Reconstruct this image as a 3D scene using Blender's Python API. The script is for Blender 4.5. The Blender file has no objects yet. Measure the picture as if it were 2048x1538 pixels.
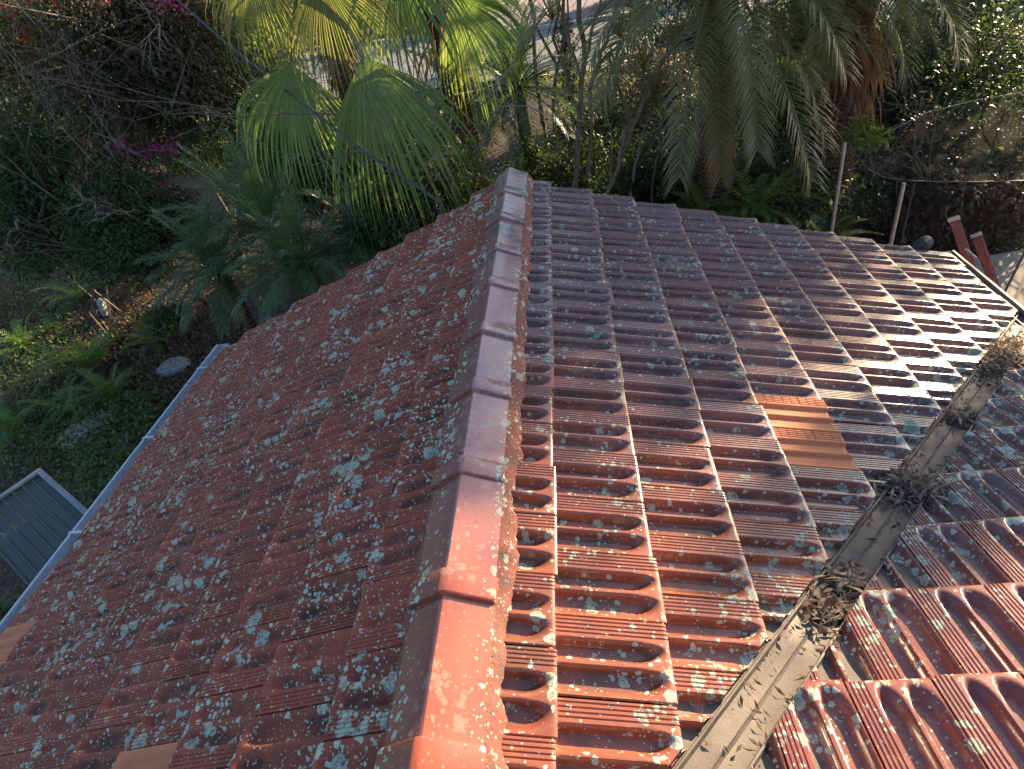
import bpy, bmesh, math, random
import numpy as np
from mathutils import Vector, Matrix
R=math.radians
random.seed(7); RS=np.random.RandomState(11)
sc=bpy.context.scene
col=sc.collection

# ------------------------------------------------------------------ camera
CAM=np.array([0.5689,0.8414,1.4837]); FPX=1160.24
YAW,PIT,ROL=-0.20222,0.65225,-0.24851
Fw=np.array([math.sin(YAW)*math.cos(PIT),math.cos(YAW)*math.cos(PIT),-math.sin(PIT)])
Rr=np.array([math.cos(YAW),-math.sin(YAW),0.]); Uu=np.cross(Rr,Fw)
R2=Rr*math.cos(ROL)+Uu*math.sin(ROL); U2=-Rr*math.sin(ROL)+Uu*math.cos(ROL)
cd=bpy.data.cameras.new('camera'); cam=bpy.data.objects.new('camera',cd); col.objects.link(cam)
cam.matrix_world=Matrix(((R2[0],U2[0],-Fw[0],CAM[0]),(R2[1],U2[1],-Fw[1],CAM[1]),(R2[2],U2[2],-Fw[2],CAM[2]),(0,0,0,1)))
cd.sensor_width=36; cd.lens=FPX/2048*36; cd.clip_start=0.05; cd.clip_end=600
sc.camera=cam
def ray(px,py): return Fw+R2*(px-1024)/FPX-U2*(py-769)/FPX
def at(px,py,Y): r=ray(px,py); return CAM+r*((Y-CAM[1])/r[1])       # the point of world depth Y seen at a photo pixel
def atz(px,py,z): r=ray(px,py); return CAM+r*((z-CAM[2])/r[2])

# ------------------------------------------------------------------ world, sun, exposure
SUN_AZ,SUN_EL=R(46),R(17.5)
w=bpy.data.worlds.new('World'); sc.world=w; w.use_nodes=True
nt=w.node_tree; bg=nt.nodes['Background']; sk=nt.nodes.new('ShaderNodeTexSky')
sk.sky_type='NISHITA'; sk.sun_disc=False; sk.sun_elevation=SUN_EL; sk.sun_rotation=SUN_AZ
sk.air_density=1.0; sk.dust_density=1.0; sk.ozone_density=2.2
nt.links.new(sk.outputs[0],bg.inputs[0]); bg.inputs[1].default_value=0.09
S=np.array([math.sin(SUN_AZ)*math.cos(SUN_EL),math.cos(SUN_AZ)*math.cos(SUN_EL),math.sin(SUN_EL)])
sd=bpy.data.lights.new('sun','SUN'); sd.energy=5.0; sd.angle=R(0.5); sd.color=(1.0,0.77,0.49)
so=bpy.data.objects.new('sun',sd); col.objects.link(so)
so.rotation_euler=Vector(S).to_track_quat('Z','Y').to_euler(); so.location=(10,10,12)
sc.view_settings.view_transform='Standard'; sc.view_settings.look='None'
sc.view_settings.exposure=1.72; sc.view_settings.gamma=1.0
sc.cycles.max_bounces=8; sc.cycles.transparent_max_bounces=12

# ------------------------------------------------------------------ helpers
def tag(o,label=None,cat=None,group=None,kind=None):
    if label: o['label']=label
    if cat: o['category']=cat
    if group: o['group']=group
    if kind: o['kind']=kind
    return o
def empty(name,loc,label,cat,group=None,rz=0):
    o=bpy.data.objects.new(name,None); col.objects.link(o); o.location=Vector(loc); o.rotation_euler=(0,0,rz)
    o.empty_display_size=0.2
    return tag(o,label,cat,group)
def link(name,me,parent=None):
    o=bpy.data.objects.new(name,me); col.objects.link(o)
    if parent is not None:
        o.parent=parent; o.matrix_parent_inverse=parent_inv(parent)
    return o
def parent_inv(p):
    m=Matrix.LocRotScale(p.location,p.rotation_euler,p.scale)
    return Matrix() if p.parent else m.inverted()
def parent_world(p): return Matrix.LocRotScale(p.location,p.rotation_euler,p.scale)
class MB:
    def __init__(s): s.v=[]; s.f=[]; s.n=0
    def add(s,v,f):
        v=np.asarray(v,float).reshape(-1,3)
        s.v.append(v); s.f+= [tuple(int(i)+s.n for i in q) for q in f]; s.n+=len(v); return s
    def box(s,c,size,M=None):
        c=np.array(c,float); h=np.array(size,float)/2
        p=np.array([[x,y,z] for x in(-1,1) for y in(-1,1) for z in(-1,1)])*h
        if M is not None: p=p@np.array(M).T
        return s.add(p+c,[(0,1,3,2),(4,6,7,5),(0,4,5,1),(2,3,7,6),(0,2,6,4),(1,5,7,3)])
    def tube(s,pts,rad,n=8,cap=True):
        pts=[np.array(p,float) for p in pts]
        if not hasattr(rad,'__len__'): rad=[rad]*len(pts)
        vs=[];fs=[]
        for i,p in enumerate(pts):
            t=pts[min(i+1,len(pts)-1)]-pts[max(i-1,0)]; t/=np.linalg.norm(t)+1e-9
            a=np.cross(t,[0,0,1.]); 
            if np.linalg.norm(a)<0.1: a=np.cross(t,[1.,0,0])
            a/=np.linalg.norm(a); b=np.cross(t,a)
            for k in range(n):
                th=2*math.pi*k/n; vs.append(p+rad[i]*(a*math.cos(th)+b*math.sin(th)))
        for i in range(len(pts)-1):
            for k in range(n):
                fs.append((i*n+k,i*n+(k+1)%n,(i+1)*n+(k+1)%n,(i+1)*n+k))
        if cap:
            fs.append(tuple(range(n))[::-1]); fs.append(tuple(range((len(pts)-1)*n,len(pts)*n)))
        return s.add(vs,fs)
    def build(s,name,m,parent=None,smooth=False,ang=40,bevel=0):
        me=bpy.data.meshes.new(name); me.from_pydata(np.concatenate(s.v).tolist() if s.v else [],[],s.f)
        me.materials.append(m)
        if smooth: me.shade_smooth(); me.set_sharp_from_angle(angle=R(ang))
        me.update()
        o=link(name,me,parent)
        if bevel:
            b=o.modifiers.new('bevel','BEVEL'); b.width=bevel; b.segments=2; b.limit_method='ANGLE'
        return o
def fastmesh(name,V,Q,m,attrs=None,smooth=False,ang=35):
    """V (n,3), Q (k,4) or (k,3) numpy"""
    me=bpy.data.meshes.new(name); V=np.asarray(V,np.float32); Q=np.asarray(Q,np.int32); k=Q.shape[1]
    me.vertices.add(len(V)); me.vertices.foreach_set('co',V.ravel())
    me.loops.add(Q.size); me.loops.foreach_set('vertex_index',Q.ravel())
    me.polygons.add(len(Q)); me.polygons.foreach_set('loop_start',np.arange(0,Q.size,k,dtype=np.int32))
    me.polygons.foreach_set('loop_total',np.full(len(Q),k,np.int32))
    me.update(calc_edges=True); me.validate()
    for a,arr in (attrs or {}).items():
        at_=me.attributes.new(a,'FLOAT','POINT'); at_.data.foreach_set('value',np.asarray(arr,np.float32))
    me.materials.append(m)
    if smooth: me.shade_smooth(); me.set_sharp_from_angle(angle=R(ang))
    return me

# ------------------------------------------------------------------ materials
class NM:
    def __init__(s,name):
        s.m=bpy.data.materials.new(name); s.m.use_nodes=True; s.t=s.m.node_tree; s.b=s.t.nodes['Principled BSDF']
        s.P=s.n('ShaderNodeNewGeometry').outputs['Position']
    def n(s,t,**k):
        x=s.t.nodes.new(t)
        for a,b in k.items(): setattr(x,a,b)
        return x
    def set(s,sock,v):
        if hasattr(v,'links') : s.t.links.new(v,sock)
        else:
            if isinstance(v,(tuple,list)) and len(v)==3 and sock.type=='RGBA': v=(*v,1)
            sock.default_value=v
    def noise(s,scale,detail=4,rough=.55,vec=None,dist=0.):
        x=s.n('ShaderNodeTexNoise'); x.inputs['Scale'].default_value=scale; x.inputs['Detail'].default_value=detail
        x.inputs['Roughness'].default_value=rough; x.inputs['Distortion'].default_value=dist
        s.set(x.inputs['Vector'],s.P if vec is None else vec); return x.outputs['Fac']
    def vor(s,scale,vec=None,rnd=1.):
        x=s.n('ShaderNodeTexVoronoi'); x.inputs['Scale'].default_value=scale; x.inputs['Randomness'].default_value=rnd
        s.set(x.inputs['Vector'],s.P if vec is None else vec)
        c=s.n('ShaderNodeSeparateColor'); s.t.links.new(x.outputs['Color'],c.inputs[0])
        return x.outputs['Distance'],c.outputs[0],c.outputs[1]
    def math(s,op,a,b=0.,c=0.):
        x=s.n('ShaderNodeMath',operation=op); s.set(x.inputs[0],a); s.set(x.inputs[1],b)
        if op in('MULTIPLY_ADD','SMOOTH_MIN'): s.set(x.inputs[2],c)
        return x.outputs[0]
    def mr(s,v,a,b,c=0.,d=1.,smooth=True):
        x=s.n('ShaderNodeMapRange'); x.interpolation_type='SMOOTHSTEP' if smooth else 'LINEAR'
        s.set(x.inputs['Value'],v); 
        for nme,q in zip(('From Min','From Max','To Min','To Max'),(a,b,c,d)): s.set(x.inputs[nme],q)
        return x.outputs[0]
    def mix(s,f,a,b,mode='MIX'):
        x=s.n('ShaderNodeMix',data_type='RGBA',blend_type=mode); s.set(x.inputs[0],f); s.set(x.inputs[6],a); s.set(x.inputs[7],b); return x.outputs[2]
    def ramp(s,f,stops):
        x=s.n('ShaderNodeValToRGB'); s.t.links.new(f,x.inputs[0]); e=x.color_ramp.elements
        while len(e)<len(stops): e.new(.5)
        for el,(p,c) in zip(e,stops): el.position=p; el.color=(*c,1)
        return x.outputs[0]
    def attr(s,name):
        x=s.n('ShaderNodeAttribute',attribute_name=name); return x.outputs['Fac']
    def warp(s,scale,amt):
        x=s.n('ShaderNodeTexNoise'); x.inputs['Scale'].default_value=scale; x.inputs['Detail'].default_value=3; s.t.links.new(s.P,x.inputs['Vector'])
        a=s.n('ShaderNodeVectorMath',operation='SUBTRACT'); s.t.links.new(x.outputs['Color'],a.inputs[0]); a.inputs[1].default_value=(.5,.5,.5)
        b=s.n('ShaderNodeVectorMath',operation='MULTIPLY_ADD'); s.t.links.new(a.outputs[0],b.inputs[0]); b.inputs[1].default_value=(amt,)*3; s.t.links.new(s.P,b.inputs[2])
        return b.outputs[0]
    def bump(s,h,strength=.5,dist=.005,prev=None):
        x=s.n('ShaderNodeBump'); x.inputs['Strength'].default_value=strength; x.inputs['Distance'].default_value=dist
        s.set(x.inputs['Height'],h)
        if prev is not None: s.t.links.new(prev,x.inputs['Normal'])
        return x.outputs[0]
    def fin(s,color,rough=.7,normal=None,**k):
        s.set(s.b.inputs['Base Color'],color); s.set(s.b.inputs['Roughness'],rough)
        if normal is not None: s.set(s.b.inputs['Normal'],normal)
        for a,v in k.items(): s.set(s.b.inputs[a.replace('_',' ')],v)
        return s.m
def lichen(n,density,big=.0,speck=1.,boost=None,lsc=25):
    """crusty lichen: returns mask and colour"""
    v1=n.warp(60,.030); v2=n.warp(150,.012); rag=n.math('MULTIPLY',n.math('SUBTRACT',n.noise(170,4,.8),.5),.55)
    clump=n.noise(2.6,3,.6)
    dens=n.mr(clump,.42,.64,density*.12,density*1.25)
    if boost is not None: dens=n.math('ADD',dens,boost)
    d,r,_=n.vor(lsc,v1); rad=n.math('MULTIPLY',n.mr(r,n.math('SUBTRACT',1.,dens),1.,0.,.62,False),1.15)
    A=n.mr(n.math('ADD',n.math('SUBTRACT',rad,d),n.math('MULTIPLY',rag,rad)),0.,.05)
    d2,r2,_=n.vor(52,v2); rad2=n.mr(r2,n.math('SUBTRACT',1.,n.math('MULTIPLY',dens,1.2)),1.,0.,.6,False)
    A=n.math('MULTIPLY',A,n.mr(n.noise(95,4,.75,v1),.40,.50,.12,1.))
    B=n.mr(n.math('ADD',n.math('SUBTRACT',rad2,d2),n.math('MULTIPLY',rag,rad2)),0.,.07)
    d3,r3,_=n.vor(120); rad3=n.mr(r3,1-.32*speck,1.,0.,.55,False)
    Cc=n.mr(n.math('SUBTRACT',rad3,d3),0.,.1)
    m=n.math('MAXIMUM',A,n.math('MAXIMUM',B,Cc))
    tex=n.noise(300,3,.7)
    colr=n.mix(n.mr(tex,.3,.7),(.34,.42,.33),(.60,.70,.56))
    colr=n.mix(n.mr(r,.2,.9),colr,n.mix(.5,colr,(.42,.42,.33)))
    if not isinstance(big,float) and not isinstance(big,int):
        d4,r4,g4=n.vor(10.,v1); rad4=n.mr(r4,n.math('SUBTRACT',1.,big),1.,0.,.5,False); t4=n.math('SUBTRACT',rad4,d4)
        D=n.mr(t4,0.,.03); ring=n.noise(60,4,.8)
        colr=n.mix(D,colr,n.mix(n.mr(t4,.0,.22),(.50,.58,.50),n.mix(ring,(.13,.2,.13),(.36,.42,.34))))
        m=n.math('MAXIMUM',m,D)
    m=n.math('MULTIPLY',m,n.mr(tex,.25,.45,.55,1.))
    return m,colr,tex
def tile_mat(name,base1,base2,rough,density,big,grime=.5,clear=0.,fresh=0.,speck=1.):
    n=NM(name); tr=n.attr('tile'); pan=n.attr('pan')
    a=n.mix(n.noise(7,5,.65),base1,base2)
    a=n.mix(n.math('MULTIPLY',tr,.55),a,tuple(c*.55 for c in base1))
    worn=n.mr(n.noise(16,6,.7),.54,.66); a=n.mix(n.math('MULTIPLY',worn,.6),a,(.42,.13,.05))
    if clear:   # mottled grey-mauve mixed in towards the far courses; the near ones stay orange
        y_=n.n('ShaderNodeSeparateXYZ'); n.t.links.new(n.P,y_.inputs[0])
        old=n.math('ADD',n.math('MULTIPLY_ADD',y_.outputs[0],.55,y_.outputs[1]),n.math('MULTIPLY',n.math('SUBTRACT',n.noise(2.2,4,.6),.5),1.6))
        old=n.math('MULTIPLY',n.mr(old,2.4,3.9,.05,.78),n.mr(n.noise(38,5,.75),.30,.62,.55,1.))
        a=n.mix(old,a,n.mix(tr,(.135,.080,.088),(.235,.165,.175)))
    fine=n.noise(420,2,.6); a=n.mix(n.mr(fine,.3,.7,0,.35),a,(.16,.06,.045))
    gr=n.math('MULTIPLY',n.mr(n.noise(5.5,6,.72),.42,.62),n.mr(pan,.2,1.,.25,1.))
    gr=n.math('MULTIPLY',gr,grime); a=n.mix(gr,a,(.045,.035,.028))
    moss=n.math('MULTIPLY',n.mr(n.noise(3.3,5,.7),.58,.68),.5*grime); a=n.mix(moss,a,(.07,.075,.035))
    x_=n.n('ShaderNodeSeparateXYZ'); n.t.links.new(n.P,x_.inputs[0])
    dv=n.math('ABSOLUTE',n.math('MULTIPLY',n.math('ADD',n.math('MULTIPLY_ADD',x_.outputs[0],1.09,.62),n.math('MULTIPLY',x_.outputs[1],-1.)),.676))
    bo=n.math('MULTIPLY',n.attr('edge'),.34)
    if big: bo=n.math('ADD',bo,n.mr(dv,.08,.34,.50,0.)); big=n.math('ADD',n.mr(dv,.08,.34,.30,0.),big)
    m,lc,tex=lichen(n,density,big,speck,bo,25 if clear else 17)
    colr=n.mix(m,a,lc)
    h=n.math('ADD',n.math('MULTIPLY',m,.9),n.math('MULTIPLY',fine,.25))
    nb=n.bump(h,.6,.004)
    rg=n.mix(m,n.mr(n.noise(30,3),.3,.7,rough,rough+.2),(.95,.95,.95))
    rg=n.mix(gr,rg,(.8,.8,.8))
    n.fin(colr,rg,nb)
    n.b.inputs['Sheen Weight'].default_value=.05; n.b.inputs['Sheen Roughness'].default_value=.35; n.b.inputs['Sheen Tint'].default_value=(.9,.88,.95,1)
    n.b.inputs['Specular IOR Level'].default_value=.3
    if clear:
        n.set(n.b.inputs['Coat Weight'],n.math('MULTIPLY',n.math('SUBTRACT',1.,m),clear)); n.b.inputs['Coat Roughness'].default_value=.16; n.b.inputs['Coat IOR'].default_value=1.8
    return n.m
M={}
M['tile_left']=tile_mat('red terracotta lichen shade side',(.34,.075,.045),(.45,.112,.058),.65,.50,0,.8,0,0,1.3)
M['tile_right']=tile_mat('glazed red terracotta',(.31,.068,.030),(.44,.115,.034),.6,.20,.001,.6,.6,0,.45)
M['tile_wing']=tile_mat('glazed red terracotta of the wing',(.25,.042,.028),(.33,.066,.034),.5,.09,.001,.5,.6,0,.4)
n=NM('fresh orange terracotta'); c_=n.mix(n.noise(9,5,.6),(.58,.185,.08),(.66,.245,.11)); f_=n.noise(350,3,.6)
c_=n.mix(n.mr(n.noise(26,5,.7),.6,.72,0,.4),c_,(.22,.09,.05))
M['tile_new']=n.fin(n.mix(n.mr(f_,.35,.7,0,.25),c_,(.3,.1,.05)),.75,n.bump(f_,.4,.002))
n=NM('painted ridge cap'); f_=n.noise(300,3,.65); m_,lc_,_=lichen(n,.55,0,.8)
xs=n.n('ShaderNodeSeparateXYZ'); n.t.links.new(n.P,xs.inputs[0])
stain=n.math('MULTIPLY',n.mr(n.noise(4.,6,.7),.45,.62),n.mr(xs.outputs[1],3.8,4.2,0,1.))
side=n.math('MAXIMUM',n.mr(n.math('SUBTRACT',xs.outputs[0],.03),.09,.13,0,.8),n.mr(n.math('SUBTRACT',.03,xs.outputs[0]),.05,.09,0,1)); flank=n.mr(n.math('SUBTRACT',.03,xs.outputs[0]),.0,.012,0,1.)  # flank: left face, darkened below partly as grime, partly as painted shade
c_=n.mix(n.noise(5,4),(.36,.062,.024),(.43,.088,.028)); c_=n.mix(n.mr(f_,.4,.7,0,.3),c_,(.5,.16,.10))
c_=n.mix(n.mr(n.noise(13,6,.7),.55,.7,0,.5),c_,(.20,.06,.045))
c_=n.mix(n.math('MULTIPLY',n.mr(n.math('ADD',xs.outputs[1],n.noise(3,4)),2.1,3.2,0,.72),n.mr(n.noise(30,5,.75),.3,.6,.6,1.)),c_,(.27,.19,.205)); c_=n.mix(n.math('MULTIPLY',flank,.75),c_,(.17,.045,.022)); c_=n.mix(stain,c_,(.05,.05,.055)); m_=n.math('MULTIPLY',m_,n.mr(side,0,1,.12,1.))  # far caps: mauve of their shaded, sky-reflecting stretch put into the colour
c_=n.mix(m_,c_,lc_)
c_=n.mix(n.math('MULTIPLY',n.mr(n.noise(55,5,.75),.56,.66),.55),c_,(.10,.055,.045)); c_=n.mix(m_,c_,lc_)
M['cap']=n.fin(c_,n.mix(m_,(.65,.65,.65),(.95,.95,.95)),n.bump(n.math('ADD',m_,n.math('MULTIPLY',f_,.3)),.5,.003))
n.set(n.b.inputs['Coat Weight'],n.math('MULTIPLY',n.math('MULTIPLY',n.math('SUBTRACT',1.,m_),n.mr(flank,0,1,.85,.2)),1.)); M['cap'].node_tree.nodes['Principled BSDF'].inputs['Sheen Weight'].default_value=.06; M['cap'].node_tree.nodes['Principled BSDF'].inputs['Coat Roughness'].default_value=.14; M['cap'].node_tree.nodes['Principled BSDF'].inputs['Specular IOR Level'].default_value=.25; M['cap'].node_tree.nodes['Principled BSDF'].inputs['Coat IOR'].default_value=1.9
n=NM('red bedding mortar'); f_=n.noise(120,5,.7); c_=n.mix(n.noise(14,5,.7),(.20,.07,.055),(.38,.13,.095))
c_=n.mix(n.mr(n.noise(22,5,.75),.50,.60,0,.8),c_,(.13,.11,.095)); ml_,mc_,_=lichen(n,.3,0,1.); c_=n.mix(ml_,c_,mc_)
M['mortar']=n.fin(c_,.9,n.bump(f_,.9,.01))
n=NM('weathered valley metal'); big_=n.noise(6,6,.7); f_=n.noise(240,4,.75); fl=n.noise(38,5,.7)
c_=n.mix(n.mr(big_,.35,.65),(.11,.092,.078),(.19,.165,.135)); c_=n.mix(n.mr(f_,.5,.6,0,.7),c_,(.12,.08,.055)); c_=n.mix(n.mr(n.noise(2.2,5,.7),.45,.6,0,.6),c_,(.11,.09,.085))
c_=n.mix(n.mr(fl,.58,.68,0,.6),c_,(.15,.12,.10)); 
M['valley']=n.fin(c_,n.mr(big_,.3,.7,.5,.8),n.bump(f_,.4,.003),Metallic=.25)
n=NM('galvanised gutter'); c_=n.mix(n.noise(9,5,.7),(.42,.50,.60),(.56,.62,.68)); c_=n.mix(n.mr(n.noise(22,5,.75),.6,.7,0,.6),c_,(.22,.20,.17))
M['gutter']=n.fin(c_,.42,n.bump(n.noise(60,3),.1,.003),Metallic=.35)
n=NM('dark gutter'); c_=n.mix(n.noise(12,5,.7),(.20,.20,.205),(.30,.29,.29)); M['gutter_dark']=n.fin(c_,.45,None,Metallic=.3)
def simple(name,c1,c2,scale=8,rough=.8,bump=.3,bs=80,dist=.004,**k):
    n=NM(name); c=n.mix(n.mr(n.noise(scale,5,.65),.3,.7),c1,c2); return n.fin(c,rough,n.bump(n.noise(bs,4,.65),bump,dist),**k)
M['black']=simple('dark roof underlay',(.03,.025,.02),(.05,.04,.035))
M['timber']=simple('dark painted timber',(.10,.05,.035),(.15,.08,.055),14,.7)
M['rust']=simple('rust red painted steel',(.16,.055,.045),(.26,.10,.08),20,.6,.3,90)
M['steel']=simple('galvanised steel',(.33,.33,.32),(.48,.47,.45),18,.45,.15,60,Metallic=.5)
M['cable']=simple('black cable sheath',(.02,.02,.025),(.04,.04,.05),30,.5)
M['rope']=simple('pale weathered wire',(.28,.25,.2),(.40,.36,.3),30,.7)
n=NM('wall brick'); bk=n.n('ShaderNodeTexBrick'); bk.inputs['Scale'].default_value=4.; 
mp=n.n('ShaderNodeMapping'); n.t.links.new(n.P,mp.inputs[0]); mp.inputs['Rotation'].default_value=(R(90),0,R(45)); n.t.links.new(mp.outputs[0],bk.inputs[0])
bk.inputs['Color1'].default_value=(.28,.10,.06,1); bk.inputs['Color2'].default_value=(.22,.08,.05,1); bk.inputs['Mortar'].default_value=(.35,.33,.3,1)
M['brick']=n.fin(bk.outputs[0],.9,n.bump(bk.outputs[1],.4,.01))
# ground
n=NM('leaf littered soil'); v_=n.warp(9,.06); d_,r_,g_=n.vor(19,v_); d2_,r2_,_=n.vor(47)
soil=n.mix(n.noise(3,6,.7),(.030,.020,.014),(.075,.048,.034))
leaf=n.ramp(r_,[(0,(.05,.03,.02)),(.35,(.13,.07,.045)),(.6,(.09,.045,.03)),(.8,(.20,.13,.085)),(1,(.10,.035,.03))])
c_=n.mix(n.mr(d_,.25,.5,1,0),soil,leaf); c_=n.mix(n.mr(r2_,.82,.9,0,.7),c_,(.22,.16,.11))
grn=n.mr(n.noise(.6,6,.75),.54,.68); gc=n.mix(n.noise(40,4,.8),(.025,.045,.015),(.07,.11,.03)); c_=n.mix(grn,c_,gc)
M['ground']=n.fin(c_,.9,n.bump(n.math('ADD',d_,n.noise(60,4,.8)),1.,.05))
M['litter']=None
n=NM('asphalt road'); c_=n.mix(n.noise(90,4,.8),(.16,.155,.15),(.25,.24,.225)); c_=n.mix(n.mr(n.noise(.9,5,.6),.4,.65,0,.35),c_,(.2,.19,.185))
M['road']=n.fin(c_,.85,n.bump(n.noise(120,3),.3,.01))
M['concrete']=simple('weathered concrete',(.36,.34,.31),(.50,.47,.43),6,.85)
M['concrete_pink']=simple('pinkish render',(.26,.19,.19),(.32,.24,.24),5,.85)
M['concrete_warm']=simple('warm sunlit paving',(.30,.25,.19),(.40,.34,.26),7,.85)
M['silt']=simple('dark rotted leaf silt',(.035,.026,.02),(.10,.075,.055),40,.95,1.,120,.01)
M['stone']=simple('pale garden stone',(.20,.20,.19),(.36,.36,.34),14,.85,.8,30,.02)
n=NM('grey green ribbed sheet'); c_=n.mix(n.noise(6,5),(.06,.075,.072),(.085,.10,.095)); c_=n.mix(n.mr(n.noise(28,5,.7),.58,.7,0,.4),c_,(.16,.16,.14)); M['shed']=n.fin(c_,.5,None,Metallic=.1)
M['shed_trim']=simple('pale shed trim',(.17,.20,.22),(.24,.27,.29),8,.45)
def leafmat(name,c1,c2,c3,trans=.35,rough=.45,spec=.5,sc_=2.5):
    n=NM(name); g=n.n('ShaderNodeNewGeometry'); rnd=g.outputs['Random Per Island']
    c=n.mix(n.noise(sc_,3,.6),c1,c2); c=n.mix(n.mr(rnd,.55,1.,0,.9,False),c,c3)
    n.fin(c,rough); n.b.inputs['Specular IOR Level'].default_value=spec
    tr=n.n('ShaderNodeBsdfTranslucent'); cc=n.mix(.55,c,(.45,.55,.05),'MIX'); n.t.links.new(n.mix(1.,c,(1.9,1.95,1.05),'MULTIPLY'),tr.inputs[0])
    ms=n.n('ShaderNodeMixShader'); ms.inputs[0].default_value=trans
    n.t.links.new(n.b.outputs[0],ms.inputs[1]); n.t.links.new(tr.outputs[0],ms.inputs[2])
    n.t.links.new(ms.outputs[0],n.t.nodes['Material Output'].inputs[0]); return n.m
M['leaf_dark']=leafmat('dark evergreen leaves',(.034,.060,.022),(.060,.095,.03),(.10,.13,.045))
M['leaf_mid']=leafmat('mid green leaves',(.040,.075,.02),(.075,.12,.03),(.13,.16,.04))
M['leaf_light']=leafmat('light yellow green leaves',(.09,.14,.025),(.15,.20,.04),(.22,.24,.06),.45)
M['leaf_brown']=leafmat('olive brown thinning leaves',(.065,.065,.035),(.11,.09,.05),(.15,.085,.065),.3)
M['palm_dark']=leafmat('blue green date palm leaflets',(.055,.11,.048),(.09,.15,.062),(.14,.19,.075),.25,.38)
M['palm_olive']=leafmat('olive date palm leaflets',(.12,.13,.05),(.17,.17,.07),(.24,.20,.09),.3,.4)
M['fan']=leafmat('fan palm blade',(.10,.16,.045),(.16,.235,.07),(.25,.28,.11),.45,.38)
M['fan_yellow']=leafmat('yellowing fan palm blade',(.11,.15,.04),(.18,.19,.06),(.28,.22,.10),.5,.45)
M['fern']=leafmat('fern fronds',(.08,.15,.03),(.12,.20,.045),(.18,.24,.06),.4)
M['flower']=leafmat('magenta bracts',(.36,.02,.26),(.50,.035,.38),(.55,.06,.25),.4,.6,.3)
M['flower_pink']=leafmat('pink blossoms',(.60,.08,.12),(.65,.14,.20),(.6,.2,.15),.4,.6,.3)
M['dead']=leafmat('dead brown fronds',(.16,.085,.05),(.26,.15,.09),(.36,.22,.14),.3,.8,.2)
M['litter']=leafmat('dry fallen leaves',(.09,.055,.035),(.17,.11,.075),(.28,.21,.15),.15,.8,.2,30)
M['litter_pale']=leafmat('pale dry leaves',(.20,.14,.10),(.34,.26,.19),(.42,.34,.26),.15,.8,.2,30)
M['bark']=simple('grey brown bark',(.10,.075,.055),(.19,.15,.115),9,.9,.9,40,.02)
M['bark_mid']=simple('pale brown stems',(.16,.12,.09),(.28,.22,.165),10,.9,.8,50,.015)
M['bark_pale']=simple('pale twig bark',(.20,.17,.145),(.33,.29,.25),12,.9,.5,60,.01)
n=NM('fibrous palm trunk'); wv=n.n('ShaderNodeTexWave'); wv.bands_direction='Z'; wv.inputs['Scale'].default_value=5.; wv.inputs['Distortion'].default_value=5.; n.t.links.new(n.P,wv.inputs[0])
c_=n.mix(wv.outputs['Fac'],(.07,.035,.022),(.17,.09,.06)); M['palmtrunk']=n.fin(c_,.95,n.bump(n.math('ADD',wv.outputs['Fac'],n.noise(50,4,.8)),1.,.03))
n=NM('fine garden netting'); n.fin(n.mix(n.noise(4,4),(.07,.055,.05),(.11,.09,.08)),.8)
tp=n.n('ShaderNodeBsdfTransparent'); ms=n.n('ShaderNodeMixShader'); n.set(ms.inputs[0],n.mr(n.noise(1.7,4,.6),.3,.7,.04,.11)); n.t.links.new(tp.outputs[0],ms.inputs[1]); n.t.links.new(n.b.outputs[0],ms.inputs[2]); n.t.links.new(ms.outputs[0],n.t.nodes['Material Output'].inputs[0]); M['net']=n.m
n=NM('pale green car paint'); M['car']=n.fin((.34,.42,.37),.3,None,Metallic=.2,Coat_Weight=.6)
M['glass']=NM('dark car glass').fin((.02,.025,.03),.08)
M['rubber']=simple('tyre rubber',(.02,.02,.02),(.035,.035,.035))

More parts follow.
